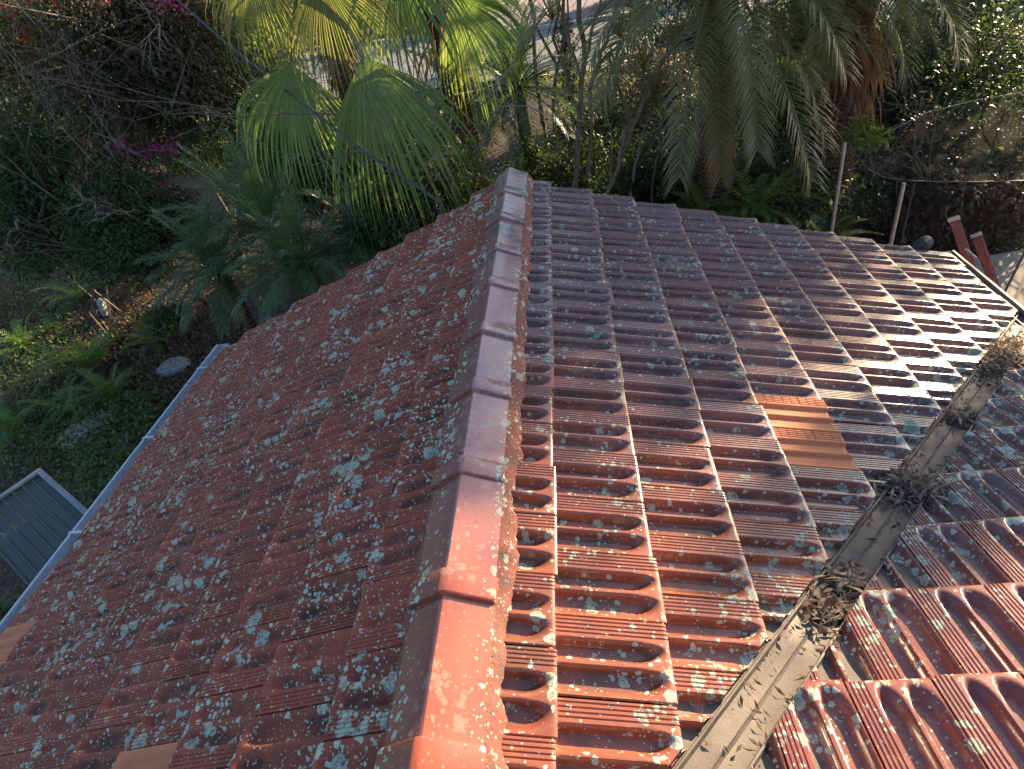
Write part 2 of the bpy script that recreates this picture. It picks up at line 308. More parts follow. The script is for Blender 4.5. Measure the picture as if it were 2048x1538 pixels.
# ------------------------------------------------------------------ the house
A=0.3561; TA=math.tan(A); CA,SA=math.cos(A),math.sin(A)
G=0.335; W=0.2351; S0=0.3604; SL=0.3341; YF=5.43; STEP=0.031
AW=math.atan(TA/1.09); VC=0.62; VK=1.09; ZW=VC*math.tan(AW)        # the wing's slope falls towards +Y and meets the main slope in the valley y=VC+VK*x
house=empty('tiled_house',(0,3,-3.4),'house with a weathered red terracotta gable roof seen from above its ridge','house')
def ss(x,a,b):
    t=np.clip((x-a)/(b-a),0,1); return t*t*(3-2*t)
def profile(new=False,v0=0.,v1=1.,dep=.033):
    vs=sorted(set([0,.006,.012,.020,.03]+[g+o for g in(.06,.115,.17,.225) for o in(-.014,-.006,.006,.014)]+[.262,.28,.295,.31,.325,.34,.36,.38,.41,.44,.47,.50,.53,.56,.58,.60,.615,.63,.645,.66,.68,.70,.725,.76,.80,.84,.88,.92,.95,.97,.985,.998,1.0]))
    vs=np.array([v for v in vs if v0<=v<=v1]); 
    us=np.array([-.09,0,.02,.045,.075,.11,.16,.3,.45,.6,.7,.76,.81,.85,.885,.915,.94,.965,.985,1.0])
    if new: us=np.array(sorted(set(list(us)+[a+b for a in(.12,.24,.36,.48,.60,.72,.84) for b in(-.012,-.006,.006,.012)])))
    Ug,Vg=np.meshgrid(us,vs,indexing='ij')
    H=-STEP*(1-Ug)
    ue0,ue1=(.05,.70) if not new else (-1,3)
    pan=np.zeros_like(H)
    for vc,hw0,hw1 in((.385,.10,.20),(.715,.095,.265)):
        dv=np.where(Vg<vc,(vc-Vg)/hw0,(Vg-vc)/hw1)
        du=np.maximum(0,Ug-ue1)/.27+np.maximum(0,ue0-Ug)/.07
        t=np.sqrt(dv**2+du**2); p=1-ss(t,.48,1.); pan=np.maximum(pan,p)
    D=dep if not new else .017
    H-=D*pan
    for g in(.06,.115,.17,.225):
        H-=.0055*np.clip(1-np.abs(Vg-g)/.0135,0,1)*(ss(Ug,-.02,.02))
    if new:
        for a in(.12,.24,.36,.48,.60,.72,.84):
            H-=.004*np.clip(1-np.abs(Ug-a)/.0119,0,1)*((Vg<.24)&(Vg>.01))
    H-=.016*np.clip(1-Vg/.020,0,1)+ .006*np.clip((Vg-.985)/.015,0,1)
    H-=.004*ss(Ug,.975,1.0)
    # roll over the nose
    u2=np.concatenate([Ug,Ug[-1:]+.004,Ug[-1:]+.002]); v2=np.concatenate([Vg,Vg[-1:],Vg[-1:]])
    h2=np.concatenate([H,np.minimum(H[-1:]-.007,0),H[-1:]*0-STEP+.001]); p2=np.concatenate([pan,pan[-1:]*0,pan[-1:]*0+.6])
    nu,nv=u2.shape
    V=np.stack([u2.ravel()*G,v2.ravel()*W,h2.ravel()],1)
    i=np.arange(nu-1)[:,None]*nv+np.arange(nv-1)[None,:]; i=i.ravel()
    Q=np.stack([i,i+nv,i+nv+1,i+1],1)
    ed=np.clip((u2-.90)/.10,0,1)
    return V,Q,p2.ravel(),ed.ravel()
T_full=profile(); T_h2=profile(v0=.5); T_h1=profile(v1=.51,dep=.022); T_fl=profile(dep=.022); T_new=profile(True)
def place(T,O,U,Vd,N,vscale=1.,gs=1.,jit=1.,flip=False):
    V,Q=T[0],T[1]
    dz=RS.normal(0,.0018)*jit; ru=RS.normal(0,.0048)*jit; tw=RS.normal(0,.006)*jit; tl=RS.normal(0,.006)*jit
    L=V*np.array([gs,vscale,1.]); h=L[:,2]+dz+tw*(L[:,1]-W/2)+tl*(L[:,0]-G)*.5
    P=O+np.outer(L[:,0]+ru*(L[:,0]>.1),U)+np.outer(L[:,1],Vd)+np.outer(h,N)
    return P,Q
def make_slope(name,mat,specs,U,Vd,N,gs=1.,vs=1.,jit=1.):
    VV=[];QQ=[];TT=[];PP=[];EE=[];n0=0
    for T,O in specs:
        P,Q=place(T,O,U,Vd,N,vs,gs,jit); VV.append(P);QQ.append(Q+n0);n0+=len(P)
        TT.append(np.full(len(P),RS.rand()));PP.append(T[2]);EE.append(T[3])
    me=fastmesh(name,np.concatenate(VV),np.concatenate(QQ),mat,{'tile':np.concatenate(TT),'pan':np.concatenate(PP),'edge':np.concatenate(EE)},True,38)
    return me
def bisect(me,co,no):
    bm=bmesh.new(); bm.from_mesh(me); bmesh.ops.bisect_plane(bm,geom=bm.verts[:]+bm.edges[:]+bm.faces[:],plane_co=co,plane_no=no,clear_outer=True)
    bm.to_mesh(me); bm.free()
# right slope
UR=np.array([CA,0,-SA]); NR=np.array([SA,0,CA]); VR=np.array([0,-1.,0])
UL=np.array([-CA,0,-SA]); NL=np.array([-SA,0,CA]); VL=np.array([0,1.,0])
vn=np.array([VK,-1.,0])/math.hypot(VK,1); HALF=.105   # across the valley, towards the wing
newR=[];specs=[]
NEW_R={(4,10),(4,11)}
for k in range(-1,11):
    s=S0+(k-1)*G
    for j in range(0,22):
        y=YF-j*W-(W/2 if k%2 else 0)
        if y<1.0: continue
        O=UR*s+np.array([0,y,0])
        xm=(s+.5*G)*CA; ym=y-W/2
        if (np.array([xm,ym-VC,0])@vn)>.25: continue
        (newR if (k,j) in NEW_R else specs).append((T_new if (k,j) in NEW_R else T_full,O))
    if k%2: specs.append((T_h2,UR*s+np.array([0,YF+W/2,0])))
def keep_half(specs): return specs
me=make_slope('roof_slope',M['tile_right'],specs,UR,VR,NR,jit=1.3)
bisect(me,Vector((0,VC,0))-Vector(vn)*.082,Vector(vn))
bisect(me,Vector((S0*0+.13,0,0)),Vector((-1,0,0)))
o=link('roof_slope',me,house); o['label']='glazed red slope right of the ridge, streaked with sun and pale lichen'
slopeR=o
for T,O in newR:
    me=make_slope('replacement_tile',M['tile_new'],[(T,O+NR*.002)],UR,VR,NR); t=link('replacement_tile',me,slopeR); t['label']='clean orange replacement tile with hatched ribs'
# left slope
specs=[];newL=[]
NEW_L={(3,16),(9,12),(9,13)}
for k in range(-1,10):
    s=SL+(k-1)*G
    for j in range(0,27):
        y=YF-(j+1)*W-(W/2 if k%2 else 0)
        O=UL*s+np.array([0,y,0])
        (newL if (k,j) in NEW_L else specs).append((T_fl,O))
    if k%2: specs.append((T_h1,UL*s+np.array([0,YF-W/2,0])))
me=make_slope('roof_slope',M['tile_left'],specs,UL,VL,NL,jit=2.); bisect(me,Vector((-.08,0,0)),Vector((1,0,0)))
slopeL=link('roof_slope',me,house); slopeL['label']='shaded dull red slope left of the ridge, thick with mint green lichen'
for T,O in newL:
    me=make_slope('replacement_tile',M['tile_new'],[(T,O+NL*.002)],UL,VL,NL); t=link('replacement_tile',me,slopeL); t['label']='plain orange replacement tile without lichen'
# wing slope, falling to +Y
CW,SW=math.cos(AW),math.sin(AW); UW=np.array([0,CW,-SW]); NW=np.array([0,SW,CW]); VW=np.array([1.,0,0]); GW=.348; WW=.226
OW=np.array([0,0,ZW]); specs=[]
WN=1.655/CW   # one course's nose, measured
for k in range(-3,9):
    s=WN+(k-1)*GW
    for j in range(-5,14):
        x=1.125-.0*W+j*WW-(WW/2 if k%2 else 0)
        if ((np.array([x+WW/2,(s+.5*GW)*CW-VC,0]))@vn)<-.25 or x<.3: continue
        specs.append((T_full,OW+UW*s+np.array([x,0,0])))
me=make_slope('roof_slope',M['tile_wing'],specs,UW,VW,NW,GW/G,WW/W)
bisect(me,Vector((0,VC,0))+Vector(vn)*.058,-Vector(vn))
slopeW=link('roof_slope',me,house); slopeW['label']='sunlit red slope of the wing beyond the valley gutter'
# underlay under all three slopes (a closed slab each)
def slab(pts,th,name,mat,parent,drop=.088):
    P=np.array(pts,float); P[:,2]-=drop; n_=len(P); Q=P.copy(); Q[:,2]-=th
    f=[tuple(range(n_)),tuple(range(n_,2*n_))[::-1]]+[(i,i+n_,(i+1)%n_+n_,(i+1)%n_) for i in range(n_)]
    return MB().add(np.concatenate([P,Q]),f).build(name,mat,parent)
def mz(x): return -abs(x)*TA
def wz(y): return ZW-y*math.tan(AW)
YB=-1.2; XE=3.45; XL=-3.1
slab([(0,YB,0),(XL,YB,mz(XL)),(XL,5.38,mz(XL)),(0,5.38,0)],.10,'roof_deck',M['black'],house)
ve=VC+VK*XE
slab([(0,VC,0),(0,5.38,0),(XE,5.38,mz(XE)),(XE,ve,mz(XE))],.10,'roof_deck',M['black'],house)
slab([(0,VC,0),(XE,ve,wz(ve)),(6.2,ve,wz(ve)),(6.2,VC,0)],.10,'roof_deck',M['black'],house)
slab([(0,VC,0),(6.2,VC,0),(6.2,YB,-(VC-YB)*math.tan(AW)),(0,YB,-(VC-YB)*math.tan(AW))],.10,'roof_deck',M['black'],house)
# ridge caps
JY=[.42,.88,1.31,1.769,2.237,2.70,3.13,3.586,4.0,4.46,4.93]
ENDY=5.47
for i,y0 in enumerate(JY):
    y1=JY[i+1] if i+1<len(JY) else ENDY-.02
    mb=MB(); secs=[]; L=y1-y0+.02
    last=i==len(JY)-1
    prof=[(-.122,-.046),(-.120,-.030),(-.064,.004),(-.005,.0375),(.0,.039),(.005,.0375),(.068,.004),(.134,-.028),(.136,-.046)]
    ys=[(0,.020),(.004,.024),(.02,.026),(.072,.0255),(.080,.021),(.084,.002),(.09,0),(L*.3,0),(L*.6,0),(L*.9,0),(L,0)]
    jx,jz,ja=RS.normal(0,.0025),RS.normal(0,.0018),RS.normal(0,.004)
    vs=[]
    for yy,off in ys:
        for (x,z) in prof:
            sx=1 if x>0 else(-1 if x<0 else 0); k=off*.75
            vs.append((.03+x+sx*k*.45+jx+ja*yy,y0-.01+yy,z+k*.75+jz-.001*RS.rand()))
    m_=len(prof); fs=[]
    for a in range(len(ys)-1):
        for b in range(m_-1): fs.append((a*m_+b,a*m_+b+1,(a+1)*m_+b+1,(a+1)*m_+b))
    fs.append(tuple(range(m_))[::-1]) ; fs.append(tuple(range((len(ys)-1)*m_,len(ys)*m_)))
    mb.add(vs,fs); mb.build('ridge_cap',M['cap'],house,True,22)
# mortar beds beside the caps
def bed(x0,x1,z0,z1,sgn):
    ys=np.arange(.35,5.42,.018); vs=[];fs=[]; na=6
    wob=0
    for i,y in enumerate(ys):
        wob=.85*wob+RS.normal(0,.0045); 
        for k in range(na):
            t=k/(na-1); xx=x0+(x1+wob*sgn-x0)*t; zz=z0+(z1-z0)*t+.010*math.sin(t*math.pi)+RS.normal(0,.0018)
            if k==na-1: zz-=.02
            vs.append((xx+RS.normal(0,.0012),y,zz))
    for i in range(len(ys)-1):
        for k in range(na-1):
            q=(i*na+k,(i+1)*na+k,(i+1)*na+k+1,i*na+k+1); fs.append(q if sgn<0 else q[::-1])
    MB().add(vs,fs).build('mortar_bed',M['mortar'],house,True,50)
bed(.148,.208,-.030,-.078,1); bed(-.06,-.108,-.030,-.050,-1)
# valley tray
xs_=np.linspace(.30,3.62,120); prof=[(-.19,.034),(-.12,.022),(-.098,.012),(-.092,.026),(-.084,.026),(-.078,.006),(-.04,.0),(-.008,.001),(0,.006),(.008,.001),(.04,.0),(.078,.006),(.084,.026),(.092,.026),(.098,.012),(.12,.022),(.19,.034)]
vs=[];fs=[];m_=len(prof)
for i,x in enumerate(xs_):
    c=np.array([x,VC+VK*x,-x*TA-.046])
    for q,h in prof:
        if abs(q)<.11: q=q*.74-.008
        vs.append(c+np.array([vn[0]*q,vn[1]*q,h+.0025*math.sin(i*.5+q*30)+.0015*math.sin(i*1.7+q*60)]))
for i in range(len(xs_)-1):
    for b in range(m_-1): fs.append((i*m_+b,(i+1)*m_+b,(i+1)*m_+b+1,i*m_+b+1)[::-1])
MB().add(vs,fs).build('valley_gutter',M['valley'],house,True,30)
# eave gutters: quad profile troughs
def gutter(p0,p1,out,mat,name='eave_gutter',wd=.115,dep=.09):
    p0=np.array(p0,float);p1=np.array(p1,float);out=np.array(out,float)
    prof=[(0,-.0),(0,-dep),(wd*.86,-dep),(wd,-dep*.72),(wd,.0),(wd-.004,.006),(wd-.020,.006),(wd-.022,-.002),(wd-.012,-.006),(wd-.010,-dep*.7),(wd*.84,-dep+.006),(.006,-dep+.006),(.006,0)]
    n_=12; vs=[];fs=[];m_=len(prof)
    for i in range(n_+1):
        c=p0+(p1-p0)*i/n_
        for a,h in prof: vs.append(c+out*a+np.array([0,0,h+.001*math.sin(i*2.3)]))
    for i in range(n_):
        for b in range(m_): fs.append((i*m_+b,(i+1)*m_+b,(i+1)*m_+(b+1)%m_,i*m_+(b+1)%m_))
    mb=MB().add(vs,fs)
    cap=[(0,0),(0,-dep),(wd*.86,-dep),(wd,-dep*.72),(wd,0)]
    for c,sg in((p0,-1),(p1,1)):
        d=(p1-p0)/np.linalg.norm(p1-p0)*.003*sg
        a=[c+out*q+np.array([0,0,h]) for q,h in cap]; b=[p+d for p in a]
        mb.add(a+b,[(0,1,2,3,4),(9,8,7,6,5)]+[(i,5+i,5+(i+1)%5,(i+1)%5) for i in range(5)])
    return mb.build(name,mat,house,False)
eL=(SL+9*G)*CA; zL=-(SL+9*G)*SA
gutter((-eL+.035,-.9,zL-.012),(-eL+.035,5.50,zL-.012),(-1,0,0),M['gutter'],wd=.135)
for y in np.arange(-.6,5.3,.95): MB().box((-eL+.035-.0675,y,zL-.002),(.142,.022,.004)).build('gutter_strap',M['gutter'],house,bevel=.001)
eR=(S0+10*G)*CA; zR=-(S0+10*G)*SA
gutter((eR-.04,ve-.02,zR-.03),(eR-.04,5.50,zR-.03),(1,0,0),M['gutter_dark'],wd=.12)
sW=WN+8*GW; yW=sW*CW; zW_=ZW-sW*SW
gutter((eR+.05,yW-.03,zR-.03),(6.2,yW-.03,zR-.03),(0,1,0),M['gutter_dark'],wd=.12)
# fascia, barge boards and walls
MB().box((-eL+.05,2.2,zL-.12),(.025,6.5,.17)).build('fascia_board',M['timber'],house)
MB().box((eR-.06,(ve+5.45)/2,zR-.14),(.025,5.42-ve,.17)).build('fascia_board',M['timber'],house)
for sgn,e_ in((-1,eL),(1,eR)):
    h=.2; vs=[(0,5.40,-.055),(sgn*e_,5.40,-e_*TA-.055),(sgn*e_,5.40,-e_*TA-.055-h),(0,5.40,-.055-h)]
    vs+= [(x,5.43,z) for x,_,z in vs]
    f=[(0,1,2,3),(7,6,5,4),(0,4,5,1),(1,5,6,2),(2,6,7,3),(3,7,4,0)]
    MB().add(vs,f).build('barge_board',M['timber'],house)
GZ=-3.4
MB().add([(-2.7,YB,GZ),(-2.7,5.1,GZ),(-2.7,5.1,-1.15),(-2.7,YB,-1.15),(-2.45,YB,GZ),(-2.45,5.1,GZ),(-2.45,5.1,-1.1),(-2.45,YB,-1.1)],[(0,3,2,1),(4,5,6,7),(0,1,5,4),(1,2,6,5),(2,3,7,6),(3,0,4,7)]).build('wall',M['brick'],house)
MB().add([(-2.44,4.85,GZ),(3.0,4.85,GZ),(3.0,4.85,-1.3),(0,4.85,-.2),(-2.44,4.85,-1.1),(-2.44,5.1,GZ),(3.0,5.1,GZ),(3.0,5.1,-1.3),(0,5.1,-.2),(-2.44,5.1,-1.1)],[(4,3,2,1,0),(5,6,7,8,9),(0,1,6,5),(1,2,7,6),(2,3,8,7),(3,4,9,8),(4,0,5,9)]).build('wall',M['brick'],house)
MB().box((2.98,4.5,(GZ-1.35)/2),(.25,.68,-1.35-GZ)).build('wall',M['brick'],house)
MB().box((4.6,4.1,(GZ-1.4)/2),(3.4,.25,-1.4-GZ)).build('wall',M['brick'],house)
# small dark fitting poking out at the far end of the right eave
f0=at(1838,492,5.50); mb=MB(); mb.tube([f0+[-.05,-.02,-.05],f0+[-.02,0,-.02],f0+[.03,0,.01],f0+[.07,.02,.015],f0+[.09,.03,.01]],[.02,.05,.062,.055,.02],12); mb.build('verge_fitting',M['cable'],house,True)
exec_after=[]

# ------------------------------------------------------------------ ground, road
def gz(x,y):
    y=np.asarray(y,float); x=np.asarray(x,float)
    return -3.4+.8*ss(y,8,17)+.10*np.sin(x*.7+1)*np.cos(y*.6)+.05*np.sin(x*2.1)*np.sin(y*1.9+.5)
def gpt(px,py,dz=0.):
    z=-3.2
    for _ in range(12):
        p=atz(px,py,z); z=.5*z+.5*(float(gz(p[0],p[1]))+dz)
    p=atz(px,py,z); return p
def grid(x0,x1,nx,y0,y1,ny,f,mat,name,kind='structure'):
    X,Y=np.meshgrid(np.concatenate([[-300],np.linspace(x0,x1,nx),[300]]),np.concatenate([[-60],np.linspace(y0,y1,ny),[400]]),indexing='ij')
    Z=f(X,Y); V=np.stack([X.ravel(),Y.ravel(),Z.ravel()],1); a,b=X.shape
    i=(np.arange(a-1)[:,None]*b+np.arange(b-1)[None,:]).ravel(); Q=np.stack([i,i+b,i+b+1,i+1],1)
    o=link(name,fastmesh(name,V,Q,mat,smooth=True,ang=80)); o['kind']=kind; return o
grid(-34,34,170,-10,60,175,gz,M['ground'],'ground')
def strip(name,near,far,mat,z,n=40,kind='structure',th=0.):
    near=np.array(near,float);far=np.array(far,float)
    def rs(P):
        d=np.r_[0,np.cumsum(np.linalg.norm(np.diff(P,axis=0),axis=1))]; t=np.linspace(0,d[-1],n); return np.stack([np.interp(t,d,P[:,0]),np.interp(t,d,P[:,1])],1)
    a,b=rs(near),rs(far); vs=[];fs=[]; m_=9
    for i in range(n):
        for k in range(m_):
            p=a[i]+(b[i]-a[i])*k/(m_-1); vs.append((p[0],p[1],float(gz(p[0],p[1]))*0+z))
    for i in range(n-1):
        for k in range(m_-1): fs.append((i*m_+k,(i+1)*m_+k,(i+1)*m_+k+1,i*m_+k+1))
    o=MB().add(vs,fs).build(name,mat)
    if kind: o['kind']=kind
    return o
NEAR=[(-40,36),(-16,27.5),(-7.7,24.6),(-2.8,23.3),(1.2,21.2),(6,19.6),(16,17.5),(40,12)]
FAR=[(-40,66),(-12.65,43.7),(-6.8,38.3),(-.9,32.6),(1.8,31.2),(12,27),(24,24),(48,18)]
RZ=-2.44
strip('road',NEAR,FAR,M['road'],RZ)
def curb(P,h,wd,name,mat,zt):
    mb=MB(); P=[np.array(p,float) for p in P]
    for a,b in zip(P[:-1],P[1:]):
        d=b-a; L=np.linalg.norm(d); d/=L; nrm=np.array([-d[1],d[0]])*wd/2
        q=[a-nrm,b-nrm,b+nrm,a+nrm]; vs=[(p[0],p[1],zt-h) for p in q]+[(p[0],p[1],zt) for p in q]
        mb.add(vs,[(3,2,1,0),(4,5,6,7),(0,1,5,4),(1,2,6,5),(2,3,7,6),(3,0,4,7)])
    o=mb.build(name,mat,bevel=.02); o['kind']='structure'; return o
curb(FAR,.6,.45,'kerb',M['concrete'],RZ+.16)
strip('driveway',[(p[0]+.0,p[1]+.9) for p in FAR[2:6]],[(p[0]-4,p[1]+26) for p in FAR[2:6]],M['concrete_pink'],RZ+.10)

# ------------------------------------------------------------------ plant builders
def norm(v): v=np.asarray(v,float); return v/(np.linalg.norm(v)+1e-9)
def leaves(centres,size,aspect=.45,droop=.3,rs=RS,jit=.35,outdir=None,flat=1.):
    """one bent two-quad leaf per centre -> V,Q"""
    n_=len(centres); L=size*(1-jit+2*jit*rs.rand(n_))
    a=rs.normal(size=(n_,3)); 
    if outdir is not None: a=a*.8+outdir*1.1
    a[:,2]-=droop; a[:,2]*=flat; a/=np.linalg.norm(a,axis=1)[:,None]
    b=np.cross(a,rs.normal(size=(n_,3))*.5+[0,0,1.2]); b/=np.linalg.norm(b,axis=1)[:,None]+1e-9
    c=np.cross(a,b); c*=np.sign(-c[:,2:3])*-1
    w_=(L*aspect/2)[:,None]; L=L[:,None]
    p0=centres; m1=centres+a*L*.5+c*L*.06; t=centres+a*L-[0,0,1]*L*.15
    V=np.stack([p0,m1-b*w_-c*w_*.3,m1,m1+b*w_-c*w_*.3,t],1).reshape(-1,3)
    i=np.arange(n_)[:,None]*5
    Q=np.concatenate([i+np.array([[0,1,4,2]]),i+np.array([[0,2,4,3]])])
    return V,Q
def blob(n_,r,rs=RS,clump=9,shell=.55,flat=1.):
    """points clumped inside an ellipsoid of radii r with uneven outline"""
    k=max(6,int(clump)); cc=rs.normal(size=(k,3)); cc/=np.linalg.norm(cc,axis=1)[:,None]; cc*=(rs.rand(k)**.45)[:,None]*.82
    rad=.16+.26*rs.rand(k); idx=rs.choice(k,n_,p=rad**2/np.sum(rad**2))
    d=rs.normal(size=(n_,3)); d/=np.linalg.norm(d,axis=1)[:,None]
    p=cc[idx]+d*(rad[idx]*(rs.rand(n_)**.4)*(.8+.4*rs.rand(n_)))[:,None]
    return p*np.array(r),d
def branchy(mb,base,top,r0,depth=3,spread=.6,n=3,rs=RS,seg=4,wob=.08,nside=6):
    base=np.array(base,float);top=np.array(top,float); L=np.linalg.norm(top-base); pts=[]
    for i in range(seg+1):
        t=i/seg; pts.append(base+(top-base)*t+rs.normal(size=3)*L*wob*math.sin(math.pi*t)*.6)
    rad=[r0*(1-.45*i/seg) for i in range(seg+1)]; mb.tube(pts,rad,nside,False); ends=[]
    if depth<=0: return [pts[-1]]
    for k in range(n):
        s=pts[-1] if k<2 else pts[-2]; d=norm(top-base)+rs.normal(size=3)*spread; d=norm(d)
        ends+=branchy(mb,s,s+d*L*(.55+.25*rs.rand()),r0*.55,depth-1,spread,n,rs,max(2,seg-1),wob,max(4,nside-1))
    return ends
MESHES={}
def shrub(name,label,cat,c,r,mat,n_=6000,size=.07,group=None,twig='bark',clump=26,aspect=.5,flowers=None,seed=None,ground=True,twigs=4,tw_r=.025,depth=3,share=None):
    c=np.array(c,float); rs=np.random.RandomState(seed if seed is not None else int(abs(c[0]*91+c[1]*37))%9999)
    g=float(gz(c[0],c[1])) if ground else c[2]-r[2]
    root=empty(name,(c[0],c[1],g),label,cat,group)
    P,d=blob(n_,r,rs,clump); V,Q=leaves(P,size,aspect,.25,rs,outdir=d)
    me=fastmesh('foliage',V+c,Q,mat); link('foliage',me,root)
    mb=MB()
    for k in range(twigs):
        b=np.array([c[0]+rs.normal()*.12*r[0],c[1]+rs.normal()*.12*r[1],g-.05]); t=c+rs.normal(size=3)*np.array(r)*.25
        if k>=2: b=c+rs.normal(size=3)*np.array(r)*.4; t=b+norm(rs.normal(size=3)+[0,-.5,.6])*min(r)*.42
        branchy(mb,b,t,tw_r*(.7+.5*rs.rand()),depth,.55,3,rs,4,.1,5)
    mb.build('branches',M[twig],root,True,60)
    if flowers:
        fm,cl,k,sz,rr=flowers; VV=[];QQ=[];n0=0
        for q in cl:
            P=np.array(q)+rs.normal(size=(k,3))*rr; V,Q=leaves(P,sz,.9,.0,rs); VV.append(V);QQ.append(Q+n0);n0+=len(V)
        link('blossoms',fastmesh('blossoms',np.concatenate(VV),np.concatenate(QQ),M[fm]),root)
    return root
def fan_blade(hub,axis,side,L,nseg=42,spread=115,droop=.9,rs=RS,split=.5,wid=1.):
    """palmate leaf: pleated segments round the hub; V,Q"""
    hub=np.array(hub,float);a=norm(axis);b=norm(side-np.dot(side,a)*a) ;c=np.cross(a,b); 
    if c[2]<0: c=-c
    th=np.linspace(-R(spread),R(spread),nseg); T=np.array([0,.12,.3,.5,.66,.8,.9,1.0]); V=[];Q=[]
    dth=2*R(spread)/nseg
    for i,t0 in enumerate(th):
        l=L*(.70+.30*math.cos(t0*.8))*(.93+.12*rs.rand()); d=math.cos(t0)*a+math.sin(t0)*b; e=-math.sin(t0)*a+math.cos(t0)*b
        dr=droop*(.85+.4*rs.rand()); sw=rs.normal()*.05; base=len(V)
        for t in T:
            r_=l*t; hw=min(r_,L*split)*dth*.55*wid
            if t>split: hw*=max(0.04,1-((t-split)/(1-split))**1.3)
            p=hub+d*r_*(1-.25*dr*t**3)+np.array([0,0,-1.])*(dr*l*(.10*t**2+.42*t**4))+e*sw*l*t**3
            p=p+c*l*.05*math.sin(min(1,t)*math.pi)
            f=hw*.55
            V+= [p-e*hw, p-c*f, p+e*hw]
        for j in range(len(T)-1):
            o=base+j*3; Q+=[(o,o+3,o+4,o+1),(o+1,o+4,o+5,o+2)]
    return np.array(V),np.array(Q)
def pinnate(base,d0,L,n_=44,lw=.018,ll=.30,sag=1.2,rs=RS,steps=12,vang=.25,side0=None,stalk=.14):
    """feather leaf; returns V,Q and rachis points"""
    p=np.array(base,float); d=norm(d0); pts=[p.copy()]; ds=[d.copy()]
    tw=rs.normal()*.10
    for i in range(steps):
        t=(i+1)/steps; d=norm(d+np.array([0,0,-1.])*sag*t/steps*1.6+np.array([tw,-tw,0])*.06); p=p+d*L/steps; pts.append(p.copy()); ds.append(d.copy())
    pts=np.array(pts);ds=np.array(ds); V=[];Q=[]
    for s in(-1,1):
        for i in range(n_):
            t=stalk+(1-stalk)*(i+.5*rs.rand())/n_; q=t*steps; k=min(int(q),steps-1); f=q-k
            P=pts[k]*(1-f)+pts[k+1]*f; D=norm(ds[k]*(1-f)+ds[k+1]*f)
            sd=np.cross(D,[0,0,1.]); 
            if np.linalg.norm(sd)<.15: sd=np.cross(D,[.3,1,0.])
            sd=norm(sd)*s; up=norm(np.cross(sd,D)*s); 
            if up[2]<0: up=-up
            l=ll*(.35+.65*math.sin(math.pi*min(1,(.12+.80*t)))**.7)*(.85+.3*rs.rand())
            o_=norm(sd*(.95-.35*t)+D*(.40+.45*t)+up*vang*(1+.5*rs.normal())); wv=norm(np.cross(o_,up)+up*.3)*lw*.5
            m=P+o_*l*.5; tp_=P+o_*l*.96+np.array([0,0,-1.])*l*(.18+.12*rs.rand()); m=m+np.array([0,0,-.02*l]); b_=len(V)
            V+=[P-wv*.6,P+wv*.6,m-wv,m+wv,tp_-wv*.15,tp_+wv*.15]; Q+=[(b_,b_+1,b_+3,b_+2),(b_+2,b_+3,b_+5,b_+4)]
    return np.array(V),np.array(Q),pts
def frond_obj(name,base,d0,L,mat,root,rs,**k):
    V,Q,pts=pinnate(base,d0,L,rs=rs,**k)
    mb=MB(); mb.tube(list(pts),[.013*(1-.75*i/len(pts))*max(1,L/1.6) for i in range(len(pts))],5)
    V2=np.concatenate([V]+mb.v); Q2=[tuple(q) for q in Q]+[tuple(i+len(V) for i in f) for f in mb.f]
    me=bpy.data.meshes.new(name); me.from_pydata(V2.tolist(),[],Q2); me.materials.append(mat); me.update(); return link(name,me,root)
def date_palm(label,c,L,mat,nf=34,seed=1,trunk_r=.11,lean=(0,0),el0=-25,el1=80,az=(0,360),lw=.017,ll=.28,group=None,nl=44,sag=1.25,name='date_palm',extra=()):
    c=np.array(c,float); rs=np.random.RandomState(seed); g=float(gz(c[0],c[1])); b=np.array([c[0]-lean[0],c[1]-lean[1],g-.1])
    root=empty(name,b,label,'palm tree',group)
    mb=MB(); n_=14; pts=[b+(c-b)*i/n_ for i in range(n_+1)]; mb.tube(pts,[trunk_r*(1.15-.15*i/n_+.08*(i%2)) for i in range(n_+1)],12)
    mb.build('trunk',M['palmtrunk'],root,True,50)
    for i in range(nf):
        a=R(az[0]+(az[1]-az[0])*((i*.618034)%1)); e=R(el1+(el0-el1)*((i+.5)/nf)**.9+rs.normal()*5)
        d=np.array([math.cos(a)*math.cos(e),math.sin(a)*math.cos(e),math.sin(e)])
        frond_obj('frond',c+d*.05,d,L*(.85+.25*rs.rand()),mat,root,rs,lw=lw,ll=ll*(.9+.2*rs.rand()),n_=nl,sag=sag*(.85+.4*rs.rand()))
    for d,l in extra: frond_obj('frond',c,d,l,mat,root,rs,lw=lw,ll=ll,n_=nl+8,sag=sag)
    return root

